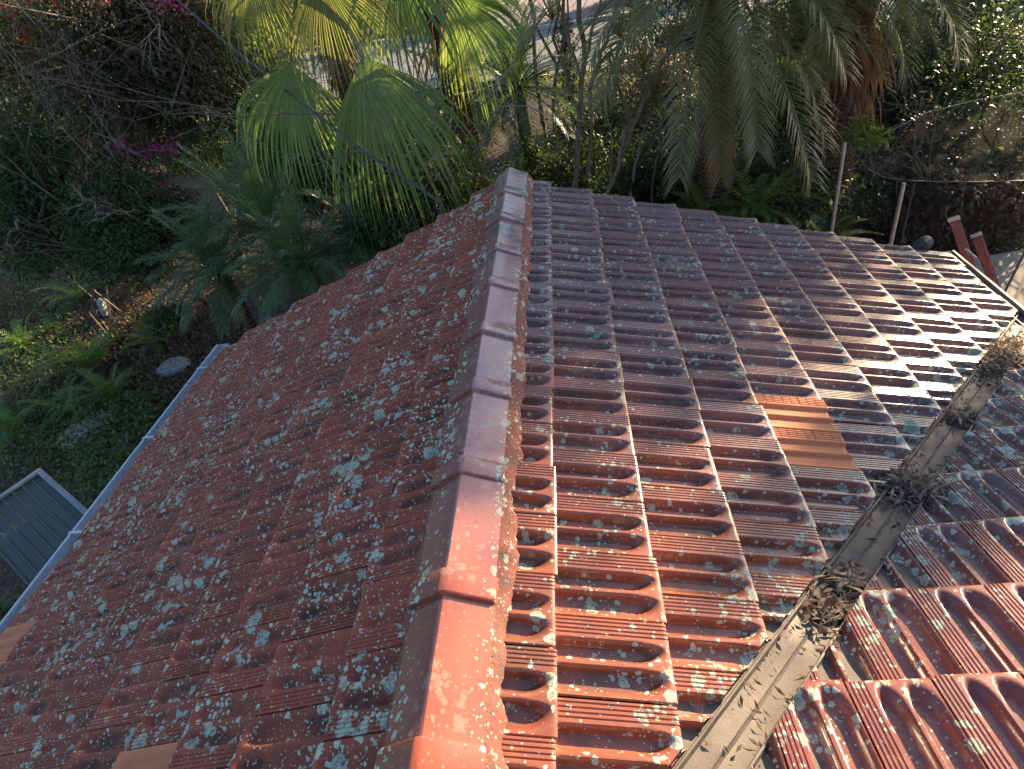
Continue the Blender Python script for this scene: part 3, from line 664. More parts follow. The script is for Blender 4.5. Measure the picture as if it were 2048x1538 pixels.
# ------------------------------------------------------------------ palms
# fan palm whose drooping blades hang in front of the road
def fan_palm(label,c,R0,trunk_r,hubs,seed,nf=14,mat='fan',base=None,tmat='palmtrunk'):
    rs=np.random.RandomState(seed); c=np.array(c,float); g=float(gz(c[0],c[1])); b=np.array([c[0],c[1],g-.1])
    root=empty('fan_palm',b,label,'palm tree'); mb=MB(); n_=20; pts=[b+(c-b)*i/n_ for i in range(n_+1)]
    mb.tube(pts,[trunk_r*(1.0+.10*(i%2)) for i in range(n_+1)],12); mb.build('trunk',M[tmat],root,True,50)
    # fibres and old leaf bases below the crown
    V,Q=leaves(b+(c-b)*(1-.36*rs.rand(260)[:,None])+rs.normal(size=(260,3))*trunk_r*[.75,.75,.3],.34,.10,1.4,rs); link('dead_fibre',fastmesh('dead_fibre',V,Q,M['dead']),root)
    def blade(hub,axis,side,L,m,**k):
        V,Q=fan_blade(hub,axis,side,L,rs=rs,**k); mbb=MB(); h=np.array(hub,float); mid=(c+h)/2+np.array([0,0,.18*np.linalg.norm(h-c)])
        q=[c*(1-t)**2+2*mid*t*(1-t)+h*t*t for t in np.linspace(0,1,8)]; mbb.tube(q,[.026-.012*t for t in np.linspace(0,1,8)],6)
        V2=np.concatenate([V]+mbb.v); Q2=[tuple(x) for x in Q]+[tuple(i+len(V) for i in f) for f in mbb.f]
        me=bpy.data.meshes.new('frond'); me.from_pydata(V2.tolist(),[],Q2); me.materials.append(M[m]); me.update(); link('frond',me,root)
    for h,ax,sd_,L,m,k in hubs: blade(h,ax,sd_,L,m,**k)
    for i in range(nf):
        a=i*2.39996; e=R(75-40*(i/nf)); d=np.array([math.cos(a)*math.cos(e),math.sin(a)*math.cos(e),math.sin(e)])
        h=c+d*R0*(.75+.2*rs.rand())*.6; blade(h,norm(d+[0,0,-.35]),np.cross(d,[0,0,1.]),R0*(.8+.2*rs.rand())*.75,mat if i%3 else 'fan_yellow',droop=.9,nseg=34)
    return root
right=R2; dn=np.array([0,0,-1.]); tocam=norm(np.array([0.1,-1,0]))
PY=8.2
c1=at(615,-80,8.6)
fan_palm('tall fan palm with big drooping green blades and brown fibrous trunk left of centre',c1,1.9,.15,[
 (at(582,128,8.2),norm(-.30*right+.95*dn+.30*tocam),right,1.35,'fan',dict(nseg=46,spread=62,droop=.75,split=.5)),
 (at(725,112,7.9),norm(.16*right+.95*dn+.25*tocam),right,1.75,'fan',dict(nseg=54,spread=50,droop=.7,split=.5)),
 (at(640,-45,8.3),norm(.18*right+.75*dn+.4*tocam),right,1.15,'fan_yellow',dict(nseg=40,spread=62,droop=.8,split=.4)),
 (at(505,-70,8.9),norm(-.3*right+.75*dn+.3*tocam),right,1.05,'fan_yellow',dict(nseg=36,spread=60,droop=.9,split=.4)),
 (at(655,70,8.45),norm(.05*right+1.*dn),right,.62,'dead',dict(nseg=26,spread=38,droop=.9,split=.3)),
 (at(560,-50,9.2),norm(-.1*right+.8*dn),right,.95,'fan_yellow',dict(nseg=36,spread=70,droop=.9,split=.35)),
],3,4)
c2=at(845,-90,9.6)
fan_palm('fan palm with dark trunk and arching shiny blades, right of the tall fan palm',c2,1.8,.17,[
 (at(800,-50,9.0),norm(.05*right+.6*dn+.55*tocam),right,1.15,'fan',dict(nseg=50,spread=95,droop=1.0,split=.5)),
 (at(905,-10,9.2),norm(.55*right+.6*dn+.2*tocam),norm(right*.5+[0,0,1]),1.25,'fan',dict(nseg=40,spread=70,droop=1.0,split=.5)),
 (at(735,-55,9.4),norm(-.1*right+.8*dn),right,.9,'fan_yellow',dict(nseg=40,spread=60,droop=.9,split=.4)),
],5,3)
# date palms
date_palm('dark green date palm with fine feather fronds in front of the flowering shrubs',at(540,470,8.6)+[0,0,.05],1.42,M['palm_dark'],40,11,.10,lw=.012,ll=.26,nl=50,sag=.95,el0=-18)
date_palm('low date palm clump nearest the roof edge, in front of the larger one',at(610,525,7.6),1.0,M['palm_dark'],34,31,.08,lw=.012,ll=.22,nl=42,sag=.9,el0=-25)
date_palm('low date palm clump at the left of the larger dark green one',at(440,540,8.2),1.0,M['palm_dark'],34,32,.08,lw=.012,ll=.22,nl=42,sag=.9,el0=-25)
date_palm('small almost black date palm in deep shade behind the left rake of the roof',at(735,480,8.4),.95,M['palm_dark'],26,12,.08,lw=.02,ll=.24,nl=32)
date_palm('blue green date palm with tufted fronds just beyond the ridge end',at(1035,175,10.4),1.2,M['palm_dark'],42,13,.09,lw=.012,ll=.25,nl=44,sag=1.0)
date_palm('small date palm half hidden left of the tufted palm beyond the ridge end',at(925,215,12.2),1.2,M['palm_dark'],30,14,.09,lw=.017,ll=.24)
c3=at(1440,-75,8.6)
def D(x,z,y): return norm(x*right+z*np.array([0,0,1.])-y*tocam*-1)
date_palm('large date palm with long olive fronds hanging down above the roof',c3,2.3,M['palm_olive'],26,15,.2,el0=-5,lw=.015,ll=.36,nl=72,sag=1.4,
 extra=[(D(-.30,-.25,.55),2.6),(D(.16,-.45,.6),2.6),(D(.62,-.1,.45),2.3),(D(-.6,-.1,.4),2.2),(D(-.05,-.3,.75),2.3),(D(.38,-.4,.5),2.3),(D(.9,.0,.3),2.2),(D(-.12,-.6,.3),2.2)])
c4=at(1712,-50,9.6)
r4=date_palm('old palm with thick shaggy brown trunk and dead frond skirt at the right',c4,2.0,M['palm_olive'],26,16,.27,el0=-10,lw=.015,ll=.34,nl=66,sag=1.5,name='shaggy_palm',
 extra=[(D(.5,-.2,.4),1.6),(D(.8,-.1,.3),1.8),(D(-.4,-.3,.5),1.5),(D(.2,-.3,.6),1.4)])
rs=np.random.RandomState(5)
for (px,py,nn,ln) in((1712,178,70,.50),(1690,60,150,.6),(1735,70,110,.6)):
    h=at(px,py,9.35); V,Q=leaves(h+rs.normal(size=(nn,3))*[.10,.06,.06],ln,.07,3.2,rs,.25); link('dead_skirt',fastmesh('dead_skirt',V,Q,M['dead']),r4)

# dragon trees: thin forking stems with spiky rosettes
def rosette(mbV,mbQ,c,d,L,n_,rs,wid=.022):
    for i in range(n_):
        a=i*2.39996; e=R(75-95*(i/n_)+rs.normal()*6); v=np.array([math.cos(a)*math.cos(e),math.sin(a)*math.cos(e),math.sin(e)]); v=norm(v+.2*d)
        l=L*(.8+.35*rs.rand()); s=norm(np.cross(v,[0,0,1.])+1e-3)*wid*.5; b=len(mbV)
        for t,wv,dr in((0,.6,0),(.4,1,.02),(.75,.7,.10),(1,.05,.24)):
            p=c+v*l*t+np.array([0,0,-1.])*dr*l; mbV+= [p-s*wv,p+s*wv]
        mbQ+=[(b,b+1,b+3,b+2),(b+2,b+3,b+5,b+4),(b+4,b+5,b+7,b+6)]
def dragon(label,stems,ros,Y,seed,mat='palm_olive',r=.035):
    rs=np.random.RandomState(seed); P0=at(*stems[0][0],Y); g=float(gz(P0[0],P0[1])); root=empty('dragon_tree',(P0[0],P0[1],g),label,'tree')
    mb=MB(); 
    for st in stems:
        n_=len(st)-1; rr=st[-1] if isinstance(st[-1],float) else r; pp=[p for p in st if not isinstance(p,float)]
        pts=[at(p[0],p[1],Y+.12*math.sin(i*1.7+len(pp))) for i,p in enumerate(pp)]
        if pp[0][1]>330: b=pts[0].copy(); b[2]=g-.1; pts=[b]+pts
        # resample with wobble
        q=[]
        for a,b in zip(pts[:-1],pts[1:]):
            for t in(0,.33,.66): q.append(a+(b-a)*t+rs.normal(size=3)*.012)
        q.append(pts[-1]); mb.tube(q,[rr*(1-.5*i/len(q)) for i in range(len(q))],7)
    mb.build('stems',M['bark_mid'],root,True,60)
    for px,py,L in ros:
        V=[];Q=[]; c=at(px,py,Y+rs.normal()*.25); rosette(V,Q,c,np.array([0,0,.4]),L,52,rs); link('leaf_rosette',fastmesh('leaf_rosette',np.array(V),np.array(Q),M[mat]),root)
    return root
dragon('slender grey brown dragon tree with forking stems rising behind the ridge',[
 [(1148,385),(1160,250),(1168,120),(1158,0),(1150,-60),.05],[(1166,170),(1140,90),(1122,20),(1110,-40),.022],[(1168,130),(1185,60),(1205,-20),.025],
 [(1172,385),(1184,270),(1180,180),(1205,100),(1230,40),(1240,-40),.035],[(1190,150),(1215,110),(1262,70),(1300,10),.02],[(1160,230),(1128,130),(1105,60),.014]],
 [(1105,40,.5),(1205,-30,.5),(1150,-60,.5),(1240,-50,.5)],9.4,21)
dragon('spreading dragon tree with spiky green rosettes on pale forking stems',[
 [(1215,385),(1238,330),(1262,265),(1248,200),(1232,150),.032],[(1238,330),(1250,260),(1285,215),(1290,150),.026],[(1262,265),(1310,150),(1370,60),(1420,10),.028],[(1285,215),(1330,140),(1345,100),.02],
 [(1262,385),(1275,310),(1300,230),(1310,200),.024],[(1215,385),(1225,300),(1215,240),.02],[(1300,385),(1312,320),(1325,250),.014]],
 [(1232,145,.42),(1288,140,.55),(1350,95,.55),(1262,15,.6),(1310,190,.5),(1215,210,.45),(1330,250,.4),(1420,10,.5),(1240,75,.4)],8.9,22)
for i,(px,py,Y,r_,top) in enumerate([(1065,210,14,.05,-60),(1090,180,15,.05,-60),(1125,150,15.5,.07,-60)]):
    p=at(px,py,Y); g=float(gz(p[0],p[1])); q=at(px+[-8,22,-2][i],top,Y); root=empty('young_tree',(p[0],p[1],g),['thin straight tree trunk beyond the tufted palm, leftmost of three','thin forked trunk between two straight trunks in front of the road','thicker dark ivy covered trunk in front of the pale road'][i],'tree')
    mb=MB(); rs=np.random.RandomState(40+i); b=p.copy(); b[2]=g-.1; n_=10; pts=[b+(q-b)*k/n_+rs.normal(size=3)*.05*(k>0) for k in range(n_+1)]; mb.tube(pts,[r_*(1.1-.5*k/n_) for k in range(n_+1)],8)
    if i==1:
        for sg in(-1,1): mb.tube([pts[5],pts[5]+right*sg*.35+[0,0,.8],pts[5]+right*sg*.45+[0,0,1.9]],[.04,.03,.02],6)
    mb.build('trunk',M['bark'],root,True,60)
    P,d=blob(2600,(1.4,1.4,1.0),rs,20); V,Q=leaves(P+q+[0,0,.9],.13,.4,.4,rs); link('crown',fastmesh('crown',V,Q,M[['leaf_light','leaf_mid','leaf_mid'][i]]),root)
    if i==2:
        P=np.array([b+(q-b)*(.25+.5*rs.rand())+rs.normal(size=3)*[.10,.10,.1] for _ in range(900)]); V,Q=leaves(P,.09,.6,.3,rs); link('ivy',fastmesh('ivy',V,Q,M['leaf_dark']),root)

# ------------------------------------------------------------------ shrubs and hedges
fl=[at(*p,10.7) for p in((165,283),(222,290),(232,300),(248,296),(262,305),(285,300),(300,305),(312,300),(328,376),(345,290),(255,285),(240,310))]
shrub('bougainvillea','big thinning bougainvillea with bare twigs and magenta blossom cluster at upper left','shrub',at(215,110,11.6),(2.0,1.3,1.7),M['leaf_brown'],20000,.085,None,'bark_pale',80,.5,('flower',fl,16,.07,.055),5,twigs=5,tw_r=.026,depth=4)
shrub('bougainvillea','dark bushy shrub with pink flower sprays in the top left corner','shrub',at(30,80,12.5),(1.6,1.3,1.6),M['leaf_mid'],15000,.09,None,'bark',60,.5,('flower_pink',[at(*p,11.2) for p in((18,12),(14,18),(60,0),(42,50),(50,70),(55,82),(105,5),(140,120),(132,110),(128,95),(205,8))],14,.07,.06),6,twigs=6,depth=4)
shrub('bougainvillea','thin twiggy shrub with violet bracts beside the cable at the top','shrub',at(340,20,12.6),(1.6,1.2,1.3),M['leaf_brown'],14000,.08,None,'bark',60,.5,('flower',[at(*p,11.5) for p in((300,5),(330,8),(310,12),(350,2),(360,6),(125,90),(130,98))],12,.06,.06),7,twigs=8,depth=4)
shrub('shrub','deep green shrub below the pink flowered one at the left edge','shrub',at(40,340,10.5),(1.5,1.2,1.1),M['leaf_dark'],9000,.09,None,'bark',50,.5,seed=8)
shrub('shrub','dense dark shrub with pale crossing twigs left of the feathery date palm','shrub',at(210,400,10.2),(1.5,1.0,.9),M['leaf_dark'],11000,.075,None,'bark_pale',50,.5,seed=9,twigs=6,depth=4,tw_r=.02)
shrub('shrub','shaded dark shrub between the magenta blossoms and the tall fan palm','shrub',at(305,165,11.9),(.95,.9,1.2),M['leaf_dark'],12000,.08,None,'bark_pale',56,.5,seed=10,twigs=4,depth=4,tw_r=.02)
shrub('shrub','yellow green sunlit shrub glowing under the magenta blossoms','shrub',gpt(405,330)+[0,0,.55],(1.5,1.0,.8),M['leaf_light'],5000,.12,None,'bark',26,.5,seed=11)
shrub('shrub','olive shrub with warm brown leaves behind the left blade of the tall fan palm','shrub',at(470,180,12.6),(1.2,1.0,1.8),M['leaf_mid'],9000,.085,None,'bark',46,.5,seed=12,twigs=6)
shrub('shrub','bright leafy shrub above the shaded dark shrub and left of the fan palm crown','shrub',at(480,60,14.5),(1.5,1.2,1.2),M['leaf_light'],6000,.10,None,'bark_pale',36,.5,seed=13)
shrub('shrub','dark shrub in the shade below the two hanging fan blades','shrub',at(640,330,10.6),(1.4,1.0,1.0),M['leaf_dark'],9000,.075,None,'bark_pale',44,.5,seed=14)
shrub('shrub','dark green shrub tucked behind the left rake below the tufted date palm','shrub',at(860,400,8.4),(1.1,.8,.85),M['leaf_dark'],8000,.07,None,'bark_pale',40,.5,seed=15)
shrub('shrub','low grassy green shrub in front of the road right of the right fan blade','shrub',gpt(880,275)+[0,0,.35],(2.2,1.6,.6),M['leaf_mid'],7000,.16,None,'bark',30,.25,seed=16)
hedge=[(1110,360,10.5,'leaf_dark','dark leafy bush directly beyond the ridge end'),(1330,340,9.6,'leaf_dark','dark bush beneath the hanging fronds of the large date palm'),(1430,400,9.2,'leaf_dark','low dark bush close behind the rake, left of the bird nest fern'),
 (1530,420,9.0,'leaf_dark','dark ivy bush behind the rake, right of the bird nest fern'),(1620,400,9.6,'leaf_dark','dark ivy bush left of the first netting pole'),(1480,260,11.5,'leaf_mid','green bush in the gap between the large date palm and the shaggy palm'),
 (1330,200,12.5,'leaf_brown','olive brown bush behind the spreading dragon tree'),(1200,280,12.0,'leaf_mid','mid green bush between the two dragon trees')]
for i,(px,py,Y,m,lab) in enumerate(hedge):
    shrub('shrub',lab,'shrub',at(px,py,Y),(1.15,.9,.95),M[m],8000,.075,'bushes behind the roof','bark',44,.5,seed=30+i)
shrub('shrub','brightly sunlit lime green bush left of the shaggy palm trunk','shrub',at(1590,225,10.6),(.75,.6,1.0),M['leaf_light'],5200,.085,None,'bark',34,.5,seed=50)
shrub('shrub','sunlit creeper drooping beside the first netting pole','shrub',at(1725,272,8.6),(.30,.2,.26),M['leaf_light'],340,.085,None,'bark',8,.5,seed=51,twigs=2,depth=1,tw_r=.012)
rh=[(1780,150,12.5,1.5,'leaf_dark','dark foliage mass just right of the shaggy palm'),(1900,170,12,1.6,'leaf_dark','dark foliage mass above the netting wire'),(2010,190,11.5,1.5,'leaf_mid','mid green bush at the right edge above the wire'),(1850,330,10.5,1.4,'leaf_brown','brownish bush behind the netting between the poles'),
 (1990,330,10,1.3,'leaf_mid','leafy green bush with bright leaves behind the netting at the right edge'),(1760,400,10.2,1.0,'leaf_dark','low dark bush behind the netting, right of the first pole'),(1950,430,9.2,1.1,'leaf_brown','shaded brown bush behind the rusty posts'),(1700,150,13,1.2,'leaf_mid','bush behind the shaggy palm trunk'),(1880,60,15,1.6,'leaf_mid','bush in front of the green car')]
for i,(px,py,Y,r_,m,lab) in enumerate(rh): shrub('shrub',lab,'shrub',at(px,py,Y),(r_,r_*.8,r_*.9),M[m],8500,.085,'bushes behind the netting','bark',48,.5,seed=60+i)
for i,(px,py,Y,r_,m,lab) in enumerate([(90,470,10.0,1.2,'leaf_dark','low dark bush at the left edge above the ferns'),(260,500,9.6,1.0,'leaf_dark','low dark bush with fine leaves left of the low date palm clump'),(330,450,10.6,.9,'leaf_dark','dark bush directly behind the dark green date palm'),(620,290,11.6,1.0,'leaf_dark','shaded bush between the magenta blossoms and the left fan blade'),(780,430,8.0,.7,'leaf_dark','small dark bush beside the rake under the right fan blade'),(330,640,9.0,.45,'leaf_mid','small leafy bush on the litter bed between the ferns and the low palm clump')]):
    shrub('shrub',lab,'shrub',at(px,py,Y),(r_,r_*.8,r_*.7),M[m],int(9000*r_),.07,'bushes in the left garden','bark',46,.5,seed=140+i,twigs=3)
# hedges beyond the road
FARL=['leftmost shrub of the row beyond the road','second shrub from the left in the row beyond the road','yellow green shrub beyond the road behind the tall fan palm','lime green shrub beyond the road left of the pinkish driveway','shrub beyond the road right of the pinkish driveway','light green shrub beyond the road behind the large date palm','rightmost shrub of the row beyond the road','mid green shrub farthest behind the flowering shrubs','dark shrub at the left edge behind the flowering shrubs','dark shrub behind the bougainvillea with magenta cluster','mid green shrub nearest behind the deep shade of the bougainvillea','dark shrub closing the gap at the left edge below the flowering shrubs','dark shrub on the near verge of the road behind the spreading dragon tree','mid green shrub on the near verge of the road behind the large date palm','dark shrub on the near verge of the road behind the shaggy palm']
for i,(x,y,m) in enumerate([(-24,58,'leaf_mid'),(-16,52,'leaf_light'),(-9,47,'leaf_light'),(-4.6,42,'leaf_light'),(4.5,36,'leaf_mid'),(10,34,'leaf_light'),(17,32,'leaf_mid'),(-20,33,'leaf_mid'),(-27,27,'leaf_dark'),(-20,24,'leaf_dark'),(-14,20.5,'leaf_mid'),(-17,17.5,'leaf_dark'),(3.6,18.6,'leaf_dark'),(6.4,17.6,'leaf_mid'),(9.6,16.4,'leaf_dark')]):
    shrub('hedge_shrub',FARL[i],'shrub',(x,y,(-1.0 if i<12 else -1.5) if i>6 else -.9),(3.2,2.2,1.8) if i<12 else (1.7,1.0,1.3),M[m],5500 if i<12 else 7000,.22 if i<12 else .13,'shrubs beyond the road' if i<7 else ('shrubs behind the bougainvillea' if i<12 else 'shrubs on the road verge'),'bark',40,.5,seed=80+i,depth=2)

# tall shade trees to the right: their crowns throw the dappled shade
def tree(label,x,y,h,cr,seed,n_=16000,mat='leaf_mid',tr=.22,name='shade_tree',zc=None,extra=()):
    rs=np.random.RandomState(seed); g=float(gz(x,y)); root=empty(name,(x,y,g),label,'tree')
    mb=MB(); branchy(mb,(x,y,g-.1),(x+rs.normal()*.3,y+rs.normal()*.3,g+h*.45),tr,4,.6,3,rs,6,.05,9); mb.build('trunk',M['bark'],root,True,60)
    P,d=blob(n_,cr,rs,70); c=np.array([x,y,g+h-cr[2]]) if zc is None else np.array([x,y,zc]); V,Q=leaves(P+c,.24,.5,.3,rs,outdir=d); 
    for (ex,ey,ez,rx,rz,k) in extra:
        P,d=blob(k,(rx,rx,rz),rs,14); P=P+[ex,ey,ez]; V2,Q2=leaves(P,.16,.5,.3,rs,outdir=d); Q=np.concatenate([Q,Q2+len(V)]); V=np.concatenate([V,V2])
    link('crown',fastmesh('crown',V,Q,M[mat]),root); return root
dS=np.array([math.sin(SUN_AZ),math.cos(SUN_AZ)]); eS=np.array([math.cos(SUN_AZ),-math.sin(SUN_AZ)])
def tu(t,u): p=dS*t+eS*u; return float(p[0]),float(p[1])
TREES=[(20,-3.9,'',(3.1,3.1,4.0),4.0),(18.5,-10.6,'',(2.7,2.7,4.0),3.8),(22,-17.6,'',(3.2,3.2,4.0),4.0),(26,-21.5,'',(3.2,3.2,4.2),4.0),(15.0,-4.2,'',(2.2,2.2,2.8),3.2)]
for i,(t,u,lab,cr,zc_) in enumerate(TREES):
    x,y=tu(t,u); tree(['tall tree with mossy green trunk in the top right corner','tall tree with grey trunk left of the mossy trunk','tall tree rising behind the shaggy palm','tall tree rising beyond the large date palm','lower tree with trunk near the right edge'][i],x,y,12.0,cr,100+i,(17000,24000,8000,6000,9000)[i],zc=zc_,extra=[(*tu(20,-.66),4.75,.42,.85,2200)] if i==0 else ())  # first crown gets an added, unseen leaf clump shading the far valley

# ------------------------------------------------------------------ ferns, ground plants, stones
def fern(name,label,cat,p,L,nf,mat,seed,group=None,ll=.10,lw=.022,strap=False):
    rs=np.random.RandomState(seed); p=np.array(p,float); root=empty(name,p,label,cat,group); VV=[];QQ=[];n0=0
    for i in range(nf):
        a=i*2.39996+rs.normal()*.3; e=R(20+50*rs.rand()); d=np.array([math.cos(a)*math.cos(e),math.sin(a)*math.cos(e),math.sin(e)]); l=L*(.7+.5*rs.rand())
        if strap:
            s=norm(np.cross(d,[0,0,1.]))*l*.07; V=[]; 
            for t,wv,dr in((0,.3,0),(.3,.9,.02),(.6,1,.12),(.85,.6,.3),(1,.05,.42)): q=p+d*l*t+np.array([0,0,-1])*dr*l; V+=[q-s*wv,q+s*wv]
            V=np.array(V); Q=np.array([(k,k+1,k+3,k+2) for k in(0,2,4,6)])
        else: V,Q,_=pinnate(p,d,l,n_=20,lw=lw,ll=ll*L/.6,sag=1.3,rs=rs,steps=8,vang=.05,stalk=.05)
        VV.append(V);QQ.append(Q+n0);n0+=len(V)
    link('fronds',fastmesh('fronds',np.concatenate(VV),np.concatenate(QQ),M[mat]),root); return root
fl_=[((195,735),.85,20,'bright fern lit green in the middle of the left garden',False),((235,800),.6,14,'fern beside the pale stone pile',False),((165,600),.75,16,'bluish fern above the leaning pale slab',False),((150,830),.5,12,'yellowish fern left of the pale stones',False),
 ((40,870),.6,14,'fern at the left edge above the shed roof',False),((320,690),.5,12,'small fern close to the corner of the gutter',False),((60,700),.6,14,'fern half lost in the ground cover at left',False),
 ((1420,415),.8,22,'bird nest fern with broad strap leaves behind the rake',True),((1648,455),.55,24,'yellow green spiky plant beside the foot of the first pole',True),((1510,380),.6,12,'arching fern under the hanging date palm fronds',False),((320,560),.6,12,'shaded fern below the pale twigs',False),((250,560),.7,12,'leafy fern left of the feathery date palm',False)]
for i,(q,L,nf,lab,st) in enumerate(fl_):
    p=gpt(*q) if q[0]<1000 else at(q[0],q[1],8.3)
    if q[0]>1000:
        p[2]=max(p[2]-.3,-3.2)
    fern('strap_plant' if st else 'fern',lab,'plant' if st else 'fern',p+np.array([0,0,.06]),L*1.35,nf+6,'fern' if not st or q[0]<1000 else 'leaf_mid',200+i,None,strap=st)
shrub('leafy_plant','large leaved green plant between the shed roof and the gutter','plant',(-5.25,3.42,-2.82),(.62,.5,.48),M['leaf_mid'],900,.20,None,'bark',16,.34,seed=170,twigs=4)
# ground cover
def cover(name,label,poly,n_,size,mat,seed,asp=.5,h=.22):
    rs=np.random.RandomState(seed); pts=[]
    for (px,py,sx,sy,k) in poly:
        for _ in range(int(n_*k)):
            q=gpt_fast(px+rs.normal()*sx,py+rs.normal()*sy); pts.append(q+np.array([rs.normal()*.05,rs.normal()*.05,abs(rs.normal())*h]))
    V,Q=leaves(np.array(pts),size,asp,-.1,rs); o=link(name,fastmesh(name,V,Q,M[mat])); o['label']=label; o['category']='ground cover' if 'litter' not in name else 'leaf litter'; o['kind']='stuff'; return o
def gpt_fast(px,py):
    z=-3.3
    for _ in range(4):
        p=atz(px,py,z); z=float(gz(p[0],p[1]))
    return atz(px,py,z)
cover('ground_cover','low mixed green ground cover over the left garden',[(60,840,60,80,.6),(220,890,50,40,.5),(80,720,60,40,.4),(300,850,30,50,.3),(60,600,60,50,.3),(250,960,60,40,.5)],4200,.075,'leaf_mid',301)
cover('ground_cover','dark creeping ivy over the bank behind the roof',[(1350,400,80,30,1),(1500,430,90,30,1),(1620,440,60,30,1),(850,400,60,30,.5),(1150,370,80,20,.5)],3000,.08,'leaf_dark',302)
cover('leaf_litter','fallen brown leaves scattered on the left garden bed',[(330,720,70,50,.8),(260,640,80,40,.8),(420,690,60,50,.5),(40,640,50,40,.5),(120,800,80,80,.8)],5200,.085,'litter',303,.5,.02)
cover('grass','sunlit grass beyond the plants near the road',[(880,240,60,20,1),(400,320,60,18,1),(1140,170,60,10,.5)],1800,.2,'leaf_light',304,.15,.12)
def stone(name,label,p,s,seed,rz=0.):
    rs=np.random.RandomState(seed); bm=bmesh.new(); bmesh.ops.create_icosphere(bm,subdivisions=3,radius=1)
    k=rs.normal(size=(9,3)); k/=np.linalg.norm(k,axis=1)[:,None]
    for v in bm.verts:
        d=np.array(v.co); m=max(.62,1); 
        for q in k:
            t=np.dot(d,q); 
            if t>.72: d=d-q*(t-.72)
        d=d*(1+.05*math.sin(d[0]*9)*math.cos(d[1]*8)); v.co=Vector((d[0]*s[0],d[1]*s[1],d[2]*s[2]))
    me=bpy.data.meshes.new(name); bm.to_mesh(me); bm.free(); me.materials.append(M['stone']); me.shade_smooth(); me.set_sharp_from_angle(angle=R(30))
    o=bpy.data.objects.new(name,me); col.objects.link(o); o.location=Vector(p); o.rotation_euler=(0,0,rz); return tag(o,label,'stone')
stone('stone','largest pale rough stone in the left garden',gpt(178,872)+[0,0,.08],(.42,.30,.16),1,.4)
stone('stone','smaller flat stone against the largest pale stone',gpt(205,852)+[0,0,.06],(.22,.18,.10),2,1.)
stone('stone','leaning pale slab beside the bluish fern',gpt(218,628)+[0,0,.14],(.12,.30,.22),3,.5)
stone('stone','rounded brown stone near the gutter corner',gpt(352,738)+[0,0,.05],(.30,.24,.14),4,.2)
stone('stone','small white stone near the gutter, below the ferns',gpt(246,907)+[0,0,.03],(.09,.07,.06),5)

# ------------------------------------------------------------------ shed
def shed():
    zc=-1.98; a=atz(78,948,zc); e=norm(np.array(atz(175,1030,zc))-a); 
    a2=a.copy(); b=atz(172,1030,zc-.02); dirp=norm(b-a); d1=norm(atz(-60,968,zc)-a)   # ridge line runs left, verge runs towards the gutter
    d1=norm(d1-np.dot(d1,dirp)*dirp); W_=.64; L_=1.75
    root=empty('garden_shed',(a[0],a[1],float(gz(a[0],a[1]))),'garden shed with dark grey green ribbed metal roof in the left foreground','shed')
    # ribbed sheet: ribs run along dirp, falling .10 per metre
    prof=[]; x=0.
    while x<W_: prof+=[(x,0),(x+.065,0),(x+.073,.018),(x+.086,.018),(x+.094,0)]; x+=.096
    vs=[];fs=[];n_=2
    for t in(0,L_):
        for q,h in prof: vs.append(a+d1*q+dirp*t+np.array([0,0,h-.10*t]))
    m_=len(prof); fs=[(i,i+1,m_+i+1,m_+i) for i in range(m_-1)]
    MB().add(vs,fs).build('roof',M['shed'],root)
    def bar(p,q,wd,h,up,mat,name):
        d=norm(q-p); s=norm(np.cross(d,[0,0,1.]))*wd/2; u=np.array([0,0,1.])
        vs=[p-s,q-s,q+s,p+s]; vs=vs+[v+u*h for v in vs]; MB().add([v+u*up for v in vs],[(3,2,1,0),(4,5,6,7),(0,1,5,4),(1,2,6,5),(2,3,7,6),(3,0,4,7)]).build(name,mat,root,bevel=.008)
    bar(a-d1*.04,a+d1*W_,.06,.03,.015,M['shed_trim'],'ridge_flashing')
    bar(a-d1*.02,a+dirp*L_+np.array([0,0,-.10*L_])-d1*.02,.055,.028,.015,M['shed_trim'],'verge_flashing')
    bar(a+dirp*L_-d1*.04+[0,0,-.10*L_],a+dirp*L_+d1*W_+[0,0,-.10*L_],.06,.03,-.03,M['shed_trim'],'verge_flashing')
    g=float(gz(a[0],a[1]))-.1; P=[a+d1*.06+dirp*.06,a+d1*(W_-.06)+dirp*.06,a+d1*(W_-.06)+dirp*(L_-.06),a+d1*.06+dirp*(L_-.06)]; vs=[(p[0],p[1],g) for p in P]+[(p[0],p[1],zc-.03-(0 if i<2 else .10*L_)) for i,p in enumerate(P)]
    MB().add(vs,[(0,1,5,4),(1,2,6,5),(2,3,7,6),(3,0,4,7),(4,5,6,7)]).build('wall',M['shed'],root)
shed()

# ------------------------------------------------------------------ netting on poles, rusty posts
def pole(label,top,Y,r,bot=None,mat='steel',group='poles of the netting',name='netting_pole'):
    t=at(*top,Y); b=t.copy(); b[2]=float(gz(t[0],t[1]))-.05
    o=MB().tube([b,(b+t)/2,t],[r,r,r*.97],10).build(name,M[mat],None,True,50); tag(o,label,'pole',group); return t,b
YA=7.7
tA,bA=pole('pale metal pole at the left end of the netting',(1690,285),YA,.020)
tB,bB=pole('pale metal pole where the netting wire dips behind the rake',(1808,366),YA-.2,.022)
tC,bC=pole('faint far pole holding up the back of the netting',(1852,238),YA+2.6,.022)
tD,bD=pole('thin dark pole between the far pole and the roof',(1830,362),YA+.3,.012,mat='cable')
wA=at(1700,287,YA); 
wire=[at(*p,YA-.15*(i>3)) for i,p in enumerate(((1697,284),(1712,310),(1735,338),(1770,356),(1815,361),(1860,363),(1950,364),(2060,361),(2200,350)))]
o=MB().tube(wire,.007,6).build('netting_wire',M['cable'],None,True); tag(o,'dark wire sagging from the first pole along the front edge of the netting','wire')
